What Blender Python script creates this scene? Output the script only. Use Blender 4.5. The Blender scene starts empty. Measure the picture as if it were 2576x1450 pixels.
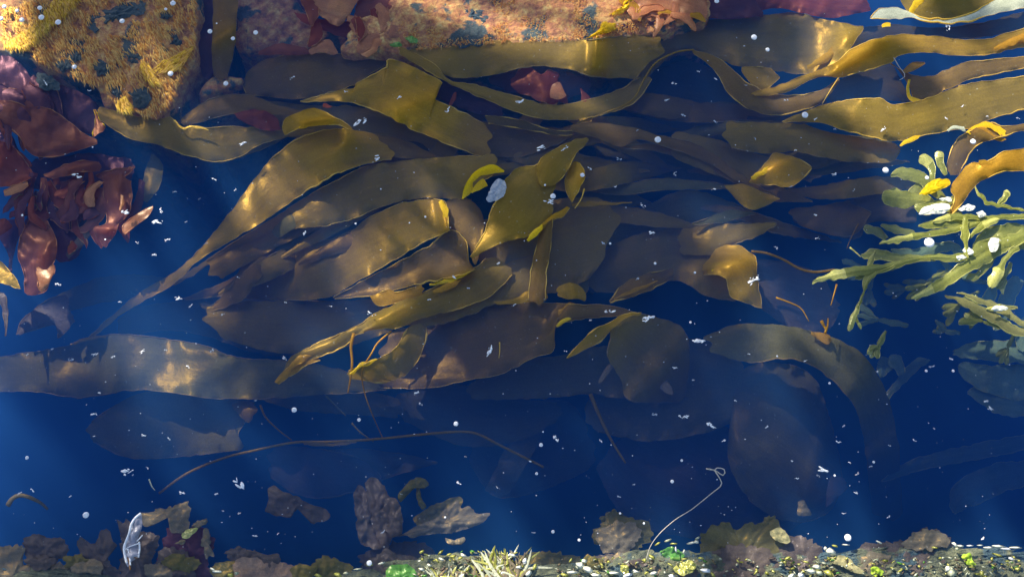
import bpy, bmesh, math, random
from mathutils import Vector, noise, Matrix
R = math.radians
random.seed(7)
scene = bpy.context.scene
col = scene.collection

# ------------------------------------------------------------------ camera, sky, sun, exposure
TILT = R(20); DIST = 1.56; LENS = 35.0
cam_d = bpy.data.cameras.new("camera"); cam = bpy.data.objects.new("camera", cam_d); col.objects.link(cam)
cam_d.lens = LENS; cam_d.sensor_width = 36; cam_d.clip_start = 0.01; cam_d.clip_end = 200
CAM = Vector((0, -DIST*math.sin(TILT), DIST*math.cos(TILT)))
cam.location = CAM; cam.rotation_euler = (TILT, 0, 0)
scene.camera = cam

SUN_EL, SUN_AZ = R(40), R(-38)        # azimuth measured from +Y towards +X
w = bpy.data.worlds.new("World"); scene.world = w; w.use_nodes = True
nt = w.node_tree; bg = nt.nodes["Background"]
sky = nt.nodes.new("ShaderNodeTexSky"); sky.sky_type = 'NISHITA'; sky.sun_disc = False
sky.sun_elevation = SUN_EL; sky.sun_rotation = SUN_AZ
nt.links.new(sky.outputs[0], bg.inputs[0]); bg.inputs[1].default_value = 0.11
sd = bpy.data.lights.new("sun", 'SUN'); sun = bpy.data.objects.new("sun", sd); col.objects.link(sun)
sd.energy = 5.0; sd.angle = R(0.9); sd.color = (1.0, 0.93, 0.80)
to_sun = Vector((math.sin(SUN_AZ)*math.cos(SUN_EL), math.cos(SUN_AZ)*math.cos(SUN_EL), math.sin(SUN_EL)))
sun.rotation_euler = to_sun.to_track_quat('Z', 'Y').to_euler()
sun.location = to_sun*6
vs = scene.view_settings
vs.view_transform = 'Standard'; vs.look = 'None'; vs.gamma = 1; vs.exposure = 0.85; vs.use_curve_mapping = False
cy = scene.cycles
cy.volume_bounces = 2; cy.max_bounces = 10; cy.transparent_max_bounces = 12
cy.transmission_bounces = 6; cy.diffuse_bounces = 3; cy.sample_clamp_indirect = 4

# ------------------------------------------------------------------ helpers
UPX = 36.0/LENS/2576.0
RIGHT = Vector((1, 0, 0)); FWD = Vector((0, math.sin(TILT), -math.cos(TILT))); UP = Vector((0, math.cos(TILT), math.sin(TILT)))
def P(u, v, z):
    """where the line of sight through a point of the picture (2576 x 1450) meets the level z (centimetres, water surface = 0)"""
    d = RIGHT*((u-1288)*UPX) + UP*(-(v-725)*UPX) + FWD
    t = (z*0.01 - CAM.z)/d.z
    return CAM + d*t

def parse(s):
    if not isinstance(s, str): return list(s)
    return [tuple(float(a) for a in p.split(',')) for p in s.split()]

def smooth(pts, n):
    """Catmull-Rom through the points, resampled to n points of even arc length"""
    k = len(pts[0]); out = []
    if len(pts) == 1: pts = pts*2
    ext = [pts[0]] + list(pts) + [pts[-1]]
    for i in range(1, len(ext)-2):
        a, b, c, d = ext[i-1], ext[i], ext[i+1], ext[i+2]
        for j in range(10):
            t = j/10; t2 = t*t; t3 = t2*t
            out.append(tuple(0.5*(2*b[q] + (c[q]-a[q])*t + (2*a[q]-5*b[q]+4*c[q]-d[q])*t2 + (3*b[q]-a[q]-3*c[q]+d[q])*t3) for q in range(k)))
    out.append(tuple(pts[-1]))
    L = [0.0]
    for i in range(1, len(out)): L.append(L[-1] + math.hypot(out[i][0]-out[i-1][0], out[i][1]-out[i-1][1]))
    tot = L[-1] or 1e-6; res = []; j = 0
    for i in range(n):
        s = tot*i/(n-1)
        while j < len(L)-2 and L[j+1] < s: j += 1
        f = (s-L[j])/max(1e-9, L[j+1]-L[j]); f = min(1, max(0, f))
        res.append(tuple(out[j][q]*(1-f) + out[j+1][q]*f for q in range(k)))
    return res, tot

def prof(z, t):
    if not isinstance(z, (tuple, list)): return z
    if len(z) == 1: return z[0]
    x = t*(len(z)-1); i = min(int(x), len(z)-2); f = x-i; f = f*f*(3-2*f)
    return z[i]*(1-f) + z[i+1]*f

def nz(x, y, z=0.0): return noise.noise(Vector((x, y, z)))

def tag(o, label=None, cat=None, group=None, kind=None):
    if label: o['label'] = label
    if cat: o['category'] = cat
    if group: o['group'] = group
    if kind: o['kind'] = kind
    return o

def root(name, loc, label, cat, group=None):
    o = bpy.data.objects.new(name, None); col.objects.link(o); o.location = loc; o.empty_display_size = 0.02
    return tag(o, label, cat, group)

def link_mesh(name, verts, faces, m, parent=None, uvs=None, sm=True):
    """verts in world space; a child's mesh is stored relative to its thing"""
    off = parent.location if parent is not None else (sum(verts, Vector())/len(verts))
    me = bpy.data.meshes.new(name); me.from_pydata([tuple(p-off) for p in verts], [], faces); me.update()
    if uvs:
        l = me.uv_layers.new(name="UVMap")
        for lp in me.loops: l.data[lp.index].uv = uvs[lp.vertex_index]
    if sm: me.polygons.foreach_set('use_smooth', [True]*len(me.polygons))
    me.materials.append(m)
    o = bpy.data.objects.new(name, me); col.objects.link(o)
    if parent is not None: o.parent = parent
    else: o.location = off
    return o

# ------------------------------------------------------------------ materials
def newmat(name):
    m = bpy.data.materials.new(name); m.use_nodes = True; n = m.node_tree
    for x in list(n.nodes): n.nodes.remove(x)
    return m, n, n.nodes.new('ShaderNodeOutputMaterial')

def N(n, t, **kw):
    x = n.nodes.new(t)
    for k, v in kw.items(): setattr(x, k, v)
    return x

def ramp(n, fac, stops):
    r = N(n, 'ShaderNodeValToRGB'); e = r.color_ramp.elements
    while len(e) > 1: e.remove(e[-1])
    e[0].position = stops[0][0]; e[0].color = (*stops[0][1], 1)
    for p, c in stops[1:]:
        x = e.new(p); x.color = (*c, 1)
    n.links.new(fac, r.inputs[0]); return r.outputs[0]

def noise_tex(n, vec, scale, detail=4, rough=0.55):
    t = N(n, 'ShaderNodeTexNoise'); t.inputs['Scale'].default_value = scale; t.inputs['Detail'].default_value = detail
    t.inputs['Roughness'].default_value = rough
    if vec is not None: n.links.new(vec, t.inputs['Vector'])
    return t.outputs[0]

def weed_mat(name, cols, trans, t_amt=0.35, gloss=0.10, gcol=(1, .60, .11), rough=0.38, bump=0.25, streak=0.5, spots=None, sc=1.0):
    """thin wet seaweed tissue: diffuse + light coming through + wet sheen; colour varies along the frond"""
    m, n, out = newmat(name)
    tc = N(n, 'ShaderNodeTexCoord'); L = n.links.new
    a = noise_tex(n, tc.outputs['Object'], 14*sc, 5, 0.6)
    mp = N(n, 'ShaderNodeMapping'); mp.inputs['Scale'].default_value = (3, 42, 1); L(tc.outputs['UV'], mp.inputs[0])
    s = noise_tex(n, mp.outputs[0], 1.0, 4, 0.6)
    mx = N(n, 'ShaderNodeMix', data_type='FLOAT'); mx.inputs[0].default_value = streak
    L(a, mx.inputs[2]); L(s, mx.inputs[3])
    c = ramp(n, mx.outputs[0], [(0.30, cols[0]), (0.50, cols[1]), (0.68, cols[2])])
    fine = noise_tex(n, tc.outputs['Object'], 420*sc, 3, 0.7)
    fr = ramp(n, fine, [(0.3, (0.72, 0.72, 0.72)), (0.7, (1.25, 1.25, 1.25))])
    mul = N(n, 'ShaderNodeMix', data_type='RGBA', blend_type='MULTIPLY'); mul.inputs[0].default_value = 1
    L(c, mul.inputs[6]); L(fr, mul.inputs[7]); c = mul.outputs[2]
    if spots:
        v = noise_tex(n, tc.outputs['Object'], 150*sc, 2, 0.5)
        sr = ramp(n, v, [(0.70, (0, 0, 0)), (0.76, (1, 1, 1))])
        m2 = N(n, 'ShaderNodeMix', data_type='RGBA'); L(sr, m2.inputs[0]); L(c, m2.inputs[6]); m2.inputs[7].default_value = (*spots, 1); c = m2.outputs[2]
    bp = N(n, 'ShaderNodeBump'); bp.inputs['Strength'].default_value = bump; bp.inputs['Distance'].default_value = 0.003
    hn = noise_tex(n, tc.outputs['Object'], 90*sc, 4, 0.6); L(hn, bp.inputs['Height'])
    d = N(n, 'ShaderNodeBsdfDiffuse'); L(c, d.inputs[0]); L(bp.outputs[0], d.inputs['Normal'])
    t = N(n, 'ShaderNodeBsdfTranslucent'); t.inputs[0].default_value = (*trans, 1); L(bp.outputs[0], t.inputs['Normal'])
    g = N(n, 'ShaderNodeBsdfGlossy'); g.inputs[0].default_value = (*gcol, 1); g.inputs['Roughness'].default_value = rough-0.05; L(bp.outputs[0], g.inputs['Normal'])
    m1 = N(n, 'ShaderNodeMixShader'); m1.inputs[0].default_value = t_amt; L(d.outputs[0], m1.inputs[1]); L(t.outputs[0], m1.inputs[2])
    m3 = N(n, 'ShaderNodeMixShader'); m3.inputs[0].default_value = gloss*0.34; L(m1.outputs[0], m3.inputs[1]); L(g.outputs[0], m3.inputs[2])
    L(m3.outputs[0], out.inputs[0])
    return m

GOLD = weed_mat('golden_kelp', [(.24, .135, .020), (.36, .21, .026), (.46, .285, .03)], (.90, .52, .02), 0.38, 0.14, spots=(.5, .42, .2))
OLIVE = weed_mat('olive_kelp', [(.17, .115, .028), (.25, .17, .034), (.32, .215, .04)], (.75, .46, .03), 0.36, 0.10, spots=(.42, .38, .22))
BROWN = weed_mat('brown_kelp', [(.13, .08, .028), (.19, .118, .034), (.24, .15, .04)], (.60, .32, .03), 0.34, 0.09, gcol=(1, .6, .15), spots=(.36, .32, .2))
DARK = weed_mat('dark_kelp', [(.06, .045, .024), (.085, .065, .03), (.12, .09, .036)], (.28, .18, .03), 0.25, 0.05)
GREY = weed_mat('grey_olive_kelp', [(.12, .11, .045), (.17, .15, .055), (.22, .19, .065)], (.42, .36, .08), 0.3, 0.06, spots=(.32, .32, .22))
YEL = weed_mat('sunlit_yellow_kelp', [(.80, .44, .012), (.92, .58, .014), (.96, .70, .03)], (.98, .70, .02), 0.40, 0.16, gcol=(1, .75, .15))  # sunlit pieces and streaks get their brightness from this yellow
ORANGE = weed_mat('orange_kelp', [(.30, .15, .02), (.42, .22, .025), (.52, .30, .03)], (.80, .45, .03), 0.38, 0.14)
RIM = weed_mat('kelp_margin', [(.52, .33, .06), (.72, .48, .09), (.86, .64, .18)], (.9, .6, .1), 0.3, 0.3)  # pale edge line, brightened so that edge glints sit in its colour
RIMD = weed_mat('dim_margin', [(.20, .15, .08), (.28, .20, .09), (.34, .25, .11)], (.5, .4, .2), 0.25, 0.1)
PALE = weed_mat('pale_wet_kelp', [(.34, .36, .24), (.50, .52, .36), (.68, .68, .50)], (.6, .65, .4), 0.25, 0.3, gcol=(1, 1, .9), rough=0.3)
RED = weed_mat('red_weed', [(.10, .018, .022), (.18, .036, .032), (.28, .08, .05)], (.75, .13, .07), 0.42, 0.10, gcol=(1, .42, .22))
PURP = weed_mat('purple_weed', [(.06, .028, .05), (.10, .042, .06), (.15, .07, .07)], (.35, .10, .16), 0.35, 0.07, gcol=(.8, .4, .45))
PINK = weed_mat('pinkish_weed', [(.09, .028, .038), (.16, .05, .05), (.28, .11, .075)], (.75, .2, .1), 0.42, 0.10, gcol=(1, .5, .3))
SALM = weed_mat('salmon_weed', [(.28, .085, .04), (.44, .16, .06), (.62, .30, .11)], (.85, .4, .2), 0.3, 0.14, gcol=(1, .8, .6))
MAUVE = weed_mat('mauve_brown_weed', [(.085, .065, .055), (.13, .10, .08), (.18, .14, .10)], (.3, .22, .15), 0.28, 0.05, gcol=(.9, .8, .8), bump=0.35, spots=(.32, .30, .26), sc=1.6)
TAN = weed_mat('tan_crinkled_weed', [(.15, .13, .09), (.22, .185, .13), (.30, .25, .17)], (.4, .35, .2), 0.25, 0.10, bump=0.4, spots=(.45, .43, .34), sc=1.6)
WRACK = weed_mat('wrack', [(.15, .165, .03), (.24, .25, .045), (.38, .37, .07)], (.65, .65, .08), 0.32, 0.14, gcol=(1, 1, .7), rough=.3, bump=.6, spots=(.5, .5, .25))
WRACKP = weed_mat('pale_wrack', [(.34, .34, .07), (.50, .48, .11), (.70, .66, .24)], (.8, .8, .2), 0.25, 0.25, gcol=(1, 1, .7), rough=.3, bump=.5)
WRACKD = weed_mat('deep_wrack', [(.12, .19, .13), (.17, .26, .16), (.22, .31, .18)], (.3, .4, .2), 0.25, 0.08)
GREEN = weed_mat('green_lettuce', [(.05, .20, .04), (.12, .34, .06), (.34, .52, .08)], (.3, .6, .08), 0.3, 0.12, gcol=(1, 1, .7))
THREAD = weed_mat('pale_thread', [(.5, .47, .4), (.6, .57, .48), (.7, .66, .55)], (.5, .5, .4), 0.2, 0.1)

def plain_mat(name, c, rough=0.4, spec=0.5):
    m, n, out = newmat(name); b = N(n, 'ShaderNodeBsdfPrincipled')
    tc = N(n, 'ShaderNodeTexCoord'); f = noise_tex(n, tc.outputs['Object'], 300, 3)
    cc = ramp(n, f, [(0.3, tuple(x*0.8 for x in c)), (0.65, tuple(min(1, x*1.1) for x in c))])
    n.links.new(cc, b.inputs['Base Color']); b.inputs['Roughness'].default_value = rough; b.inputs['Specular IOR Level'].default_value = spec
    n.links.new(b.outputs[0], out.inputs[0]); return m
FILM = plain_mat('gas_film', (.55, .62, .68), 0.2, 0.9)
FILM.node_tree.nodes['Principled BSDF'].inputs['Alpha'].default_value = .6
FOAM = plain_mat('white_foam', (.86, .87, .88), 0.25, 0.8)
FLAKE = plain_mat('grey_white_flake', (.62, .66, .70), 0.35, 0.6)
SCALE_PALE = plain_mat('pale_scale', (.72, .72, .58), 0.3, 0.6)
DRYBROWN = plain_mat('dry_brown', (.16, .07, .02), 0.6)

def rock_mat(name, stops, patch, pstops=(0.53, 0.58), psc=16, bump=1.0):
    m, n, out = newmat(name); L = n.links.new
    tc = N(n, 'ShaderNodeTexCoord'); o = tc.outputs['Object']
    a = noise_tex(n, o, 55, 8, 0.75)
    c = ramp(n, a, stops)
    p = noise_tex(n, o, psc, 5, 0.6)
    pr = ramp(n, p, [(pstops[0], (0, 0, 0)), (pstops[1], (1, 1, 1))])
    mx = N(n, 'ShaderNodeMix', data_type='RGBA'); L(pr, mx.inputs[0]); L(c, mx.inputs[6])
    pd = ramp(n, noise_tex(n, o, 300, 4, 0.7), [(0.35, tuple(x*0.6 for x in patch)), (0.7, tuple(x*1.6 for x in patch))]); L(pd, mx.inputs[7])
    bp = N(n, 'ShaderNodeBump'); bp.inputs['Strength'].default_value = bump; bp.inputs['Distance'].default_value = 0.004
    L(noise_tex(n, o, 160, 6, 0.7), bp.inputs['Height'])
    b = N(n, 'ShaderNodeBsdfPrincipled'); L(mx.outputs[2], b.inputs['Base Color']); b.inputs['Roughness'].default_value = 0.6; L(bp.outputs[0], b.inputs['Normal'])
    L(b.outputs[0], out.inputs[0]); return m
ROCK_O = rock_mat('orange_crusted_rock', [(0.33, (.26, .08, .03)), (0.46, (.54, .20, .06)), (0.55, (.72, .36, .09)), (0.68, (.90, .66, .22))], (.06, .085, .075))
ROCK_B = rock_mat('dull_ledge', [(0.3, (.04, .05, .03)), (0.5, (.11, .12, .06)), (0.66, (.30, .30, .15)), (0.75, (.6, .6, .4))], (.05, .09, .10), psc=22)
SEABED = rock_mat('dark_seabed', [(0.3, (.02, .025, .03)), (0.55, (.04, .045, .05)), (0.75, (.07, .07, .06))], (.02, .03, .04))

# ------------------------------------------------------------------ sheet builders
def sheet(top, bot, z, zt=None, zb=None, bulge=0.3, wave=0.5, ruffle=0.42, rsc=55.0, ridges=(), step=8.0, jag=0.0, seed=0.0, wsc=150.0, roundend=0.2):
    """grid between two edges traced in the picture; returns verts, faces, uvs, and the two edge index lists. heights in cm"""
    top, bot = parse(top), parse(bot)
    _, lt = smooth(top, 2); _, lb = smooth(bot, 2)
    ns = max(8, int(max(lt, lb)/step))
    T, _ = smooth(top, ns); B, _ = smooth(bot, ns)
    wmax = max(math.hypot(T[i][0]-B[i][0], T[i][1]-B[i][1]) for i in range(ns))
    nt_ = max(4, min(48, int(wmax/step)))
    ends = []
    for e0, e1_ in ((0, min(2, ns-1)), (ns-1, max(0, ns-3))):
        g = math.hypot(T[e0][0]-B[e0][0], T[e0][1]-B[e0][1])
        mu, mv = (T[e0][0]+B[e0][0])/2, (T[e0][1]+B[e0][1])/2
        du, dv = mu-(T[e1_][0]+B[e1_][0])/2, mv-(T[e1_][1]+B[e1_][1])/2; l = math.hypot(du, dv) or 1
        ok = g > 16 and -15 < mu < 2591 and -15 < mv < 1465 and roundend
        ends.append((g if ok else 0, du/l, dv/l, e0))
    V, UV = [], []
    for i in range(ns):
        a = i/(ns-1)
        z0 = prof(zt if zt is not None else z, a); z1 = prof(zb if zb is not None else z, a)
        wd = math.hypot(T[i][0]-B[i][0], T[i][1]-B[i][1])
        for j in range(nt_+1):
            b = j/nt_
            u = T[i][0]*(1-b)+B[i][0]*b; v = T[i][1]*(1-b)+B[i][1]*b
            f = min(1.0, wd/60.0)
            e = abs(2*b-1)**4
            zz = z0*(1-b)+z1*b + bulge*4*b*(1-b)*f
            zz += wave*f*(nz(u/wsc, v/wsc, seed)*1.6 + 0.5*nz(u/wsc*2.3, v/wsc*2.3, seed+5))
            zz += ruffle*e*f*nz(u/rsc*2, v/rsc*2, seed+9)*2
            for (g, eu, ev, e0) in ends:
                if g:
                    far = abs(i-e0)*max(lt, lb)/(ns-1)
                    k = g*roundend*(1-(2*b-1)**2)*math.exp(-(far/(0.45*g))**2)*(1+1.6*nz(b*4, g, seed))
                    u += eu*k; v += ev*k
            if jag:
                k = e*jag
                k *= .6+1.5*abs(nz(u/140, v/140, seed+1)); u += k*nz(u/18, v/18, seed+3); v += k*nz(u/18, v/18, seed+13)
            for (u1, v1, u2, v2, rw, rh) in ridges:
                dx, dy = u2-u1, v2-v1; q = ((u-u1)*dx+(v-v1)*dy)/(dx*dx+dy*dy); q = min(1, max(0, q))
                dd = math.hypot(u-u1-q*dx, v-v1-q*dy)
                side = (u-u1-q*dx)*(-0.61)+(v-v1-q*dy)*(-0.79)     # towards the sun: the steep flank
                zz += rh*math.exp(-(dd/(rw if side > 0 else rw*2.6))**2)
            V.append(P(u, v, zz)); UV.append((a*lt/400.0, b*wmax/400.0))
    F = [(i*(nt_+1)+j, i*(nt_+1)+j+1, (i+1)*(nt_+1)+j+1, (i+1)*(nt_+1)+j) for i in range(ns-1) for j in range(nt_)]
    e1 = [i*(nt_+1) for i in range(ns)]; e2 = [i*(nt_+1)+nt_ for i in range(ns)]
    return V, F, UV, e1, e2

def tube(pts, rad, sides=6, flat=1.0):
    V, F = [], []; n = len(pts)
    for i, p in enumerate(pts):
        t = (pts[min(i+1, n-1)]-pts[max(i-1, 0)])
        t = t.normalized() if t.length > 1e-9 else Vector((1, 0, 0))
        s = t.cross(Vector((0, 0, 1))); s = s.normalized() if s.length > 1e-4 else Vector((1, 0, 0)); q = s.cross(t)
        r = rad(i/(n-1)) if callable(rad) else rad
        for k in range(sides):
            a = 2*math.pi*k/sides
            V.append(p + s*math.cos(a)*r + q*math.sin(a)*r*flat)
    for i in range(n-1):
        for k in range(sides):
            k2 = (k+1) % sides
            F.append((i*sides+k, i*sides+k2, (i+1)*sides+k2, (i+1)*sides+k))
    F.append(tuple(range(sides))[::-1]); F.append(tuple((n-1)*sides+k for k in range(sides)))
    return V, F

SEED = [0.0]; FR = {}
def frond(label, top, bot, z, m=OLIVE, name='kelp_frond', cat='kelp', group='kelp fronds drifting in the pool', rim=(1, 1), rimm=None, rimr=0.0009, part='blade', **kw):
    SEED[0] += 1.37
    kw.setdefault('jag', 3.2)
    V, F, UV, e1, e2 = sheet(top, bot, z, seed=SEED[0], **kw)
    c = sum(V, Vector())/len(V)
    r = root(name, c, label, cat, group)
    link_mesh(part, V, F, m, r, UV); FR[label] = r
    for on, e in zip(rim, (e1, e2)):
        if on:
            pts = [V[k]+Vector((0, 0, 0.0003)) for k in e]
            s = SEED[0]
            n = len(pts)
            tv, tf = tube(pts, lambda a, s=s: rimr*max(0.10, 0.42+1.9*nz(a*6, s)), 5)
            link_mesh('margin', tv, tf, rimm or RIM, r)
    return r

def ribbon_edges(pts, tip=True, fork=False):
    """centre line points (u, v, width) to two edges"""
    S, L = smooth(parse(pts), max(8, int(len(pts)*1)))if False else smooth(parse(pts), 28)
    T, B = [], []
    for i, s in enumerate(S):
        a, b = S[max(0, i-1)], S[min(len(S)-1, i+1)]
        dx, dy = b[0]-a[0], b[1]-a[1]; l = math.hypot(dx, dy) or 1
        wd = s[2]/2
        if tip:
            q = (len(S)-1-i)/5.0
            if q < 1: wd *= math.sqrt(max(0.02, 1-(1-q)**2))
        T.append((s[0]-dy/l*wd, s[1]+dx/l*wd)); B.append((s[0]+dy/l*wd, s[1]-dx/l*wd))
    return T, B

def ribbon(label, pts, z, m=OLIVE, **kw):
    T, B = ribbon_edges(pts)
    return frond(label, T, B, z, m, **kw)

def strand(label, pts, z, wpx, m, name='stipe', cat='seaweed stalk', group='thin stalks and threads', taper=True):
    pts = parse(pts); n = max(10, int(smooth(pts, 2)[1]/9)); S, _ = smooth(pts, n)
    V3 = [P(s[0], s[1], prof(z, i/(n-1)) + 0.25*nz(i*0.3, wpx, len(label))) for i, s in enumerate(S)]
    r0 = wpx*0.00062/2
    V, F = tube(V3, (lambda a: r0*(1.0-0.55*a)*(1+0.15*nz(a*9, r0*900))) if taper else r0, 7, 0.8)
    o = link_mesh(name, V, F, m)
    return tag(o, label, cat, group)

def blob(label, outline, z, m, name, cat, group=None, dome=1.0, crinkle=0.6, csc=30.0, edge=6.0, rings=14, part='blade', hole=None, centre=None, parent=None, petal=1.0):
    """crinkled sheet with an irregular outline: rings from a centre out to the traced edge"""
    SEED[0] += 2.11; sd_ = SEED[0]
    pts = parse(outline); pts = pts+[pts[0]]
    L = smooth(pts, 2)[1]; n = max(36, int(L/6)); S = smooth(pts, n+1)[0][:-1]
    cu, cv = centre or (sum(p[0] for p in S)/n, sum(p[1] for p in S)/n)
    V, F, UV = [], [], []
    for k in range(rings+1):
        f = k/rings if hole is None else hole+(1-hole)*k/rings
        for i, (u, v) in enumerate(S):
            du, dv = u-cu, v-cv; l = math.hypot(du, dv) or 1
            g = f*(1 + edge/l*f*f*(nz(u/9, v/9, sd_)*1.2 + 0.9*nz(u/24, v/24, sd_+4)))
            uu, vv = cu+du*g, cv+dv*g
            zz = prof(z, f) if isinstance(z, (tuple, list)) else z
            zz += dome*(1-f*f) + crinkle*(nz(uu/csc, vv/csc, sd_)+0.6*nz(uu/csc*2.4, vv/csc*2.4, sd_)+0.5*petal*abs(nz(math.atan2(dv, du)*3, f, sd_))*f)
            V.append(P(uu, vv, zz)); UV.append((uu/400, vv/400))
    for k in range(rings):
        for i in range(n):
            j = (i+1) % n
            F.append((k*n+i, k*n+j, (k+1)*n+j, (k+1)*n+i))
    if parent is not None: return link_mesh(part, V, F, m, parent, UV)
    c = sum(V, Vector())/len(V)
    r = root(name, c, label, cat, group)
    link_mesh(part, V, F, m, r, UV)
    return r

# ------------------------------------------------------------------ the pool: water body and bed
def box(name, x0, x1, y0, y1, z0, z1, m):
    V = [Vector((x, y, z)) for z in (z0, z1) for y in (y0, y1) for x in (x0, x1)]
    F = [(0, 2, 3, 1), (4, 5, 7, 6), (0, 1, 5, 4), (2, 6, 7, 3), (0, 4, 6, 2), (1, 3, 7, 5)]
    return link_mesh(name, V, F, m, sm=False)
wm, wn, wo = newmat('sea_water')
pv = N(wn, 'ShaderNodeVolumePrincipled')
pv.inputs['Color'].default_value = (.036, .185, .55, 1); pv.inputs['Density'].default_value = 4.6
pv.inputs['Anisotropy'].default_value = 0.0
wn.links.new(pv.outputs[0], wo.inputs['Volume'])
tag(box('water', -3, 3, -3, 3, -1.45, 0.0, wm), kind='structure')

def bed():
    n = 120; V = []; 
    for j in range(n+1):
        for i in range(n+1):
            x = -6+12*i/n; y = -6+12*j/n
            V.append(Vector((x, y, -1.0+0.16*nz(x*1.5, y*1.5, 3)+0.06*nz(x*6, y*6, 5))))
    F = [(j*(n+1)+i, j*(n+1)+i+1, (j+1)*(n+1)+i+1, (j+1)*(n+1)+i) for j in range(n) for i in range(n)]
    tag(link_mesh('seabed', V, F, SEABED), kind='structure')
bed()

def rock(label, outline, z, depth, m, bump=0.5, dome=0.8, rings=60, cat='rock', name='rock', centre=None):
    """crusted rock: top surface inside the traced edge, then flanks running down to the bed"""
    SEED[0] += 3.3; s = SEED[0]
    pts = parse(outline); pts = pts+[pts[0]]; L = smooth(pts, 2)[1]; n = int(L/8); S = smooth(pts, n+1)[0][:-1]
    cu, cv = centre or (sum(p[0] for p in S)/n, sum(p[1] for p in S)/n)
    V, F = [], []
    C = P(cu, cv, z)
    for k in range(rings+14):
        f = min(1.0, k/rings)
        for (u, v) in S:
            g = f*(1+0.035*f*nz(u/22, v/22, s)+0.03*f*nz(u/70, v/70, s))
            uu, vv = cu+(u-cu)*g, cv+(v-cv)*g
            p = P(uu, vv, z)
            h = dome*(1-f**6) + bump*(nz(uu/60, vv/60, s)*1.4+0.6*nz(uu/22, vv/22, s)+0.35*nz(uu/9, vv/9, s))
            p.z += h*0.01
            if k > rings:
                q = (k-rings)/13.0
                dirv = Vector((p.x-C.x, p.y-C.y, 0)); p += dirv.normalized()*(0.10*q**1.2)+Vector((0, 0, -depth*q))+Vector((0.01*nz(u/30, q*9, s), 0.01*nz(u/30, q*9, s+2), 0))
            V.append(p)
    for k in range(rings+13):
        for i in range(n):
            j = (i+1) % n; F.append((k*n+i, (k+1)*n+i, (k+1)*n+j, k*n+j))
    o = link_mesh(name, V, F, m)
    return tag(o, label, cat, 'rocks under the pool edge')

rock('orange crusted rock with dark stones in it, under the big white bubbles', '-160,-160 150,-180 330,-160 500,-120 492,60 485,130 450,205 425,262 395,296 355,292 300,260 262,268 245,215 180,195 100,160 40,140 -60,100 -150,30', -2.5, 0.9, ROCK_O)
rock('orange and pink crusted rock behind the long wide kelp frond', '1000,-180 1350,-200 1700,-180 1800,-80 1770,35 1660,75 1520,100 1420,110 1260,112 1180,120 1050,135 930,130 860,128 900,60 980,0', -2.4, 0.9, ROCK_O)
rock('low orange rock between the upright kelp strip and the reds', '560,-160 680,-120 760,20 860,90 900,135 780,136 700,130 620,128 590,110 600,50 570,0', -6.5, 0.9, ROCK_O, bump=0.7)
rock('dull weedy ledge along the near edge of the pool', '-250,1445 60,1420 300,1450 600,1460 850,1440 1050,1405 1200,1395 1400,1420 1600,1385 1760,1385 2050,1390 2200,1378 2400,1372 2576,1385 2800,1400 2850,1750 1300,1800 -300,1750', -2.0, 0.9, ROCK_B, centre=(1290, 1600), name='ledge', cat='rock ledge')
rock('small orange rock lobe between kelp strip and dark frond', '500,240 520,208 560,192 610,198 600,215 560,232 520,246', -5.0, 0.8, ROCK_O, rings=14)

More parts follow.
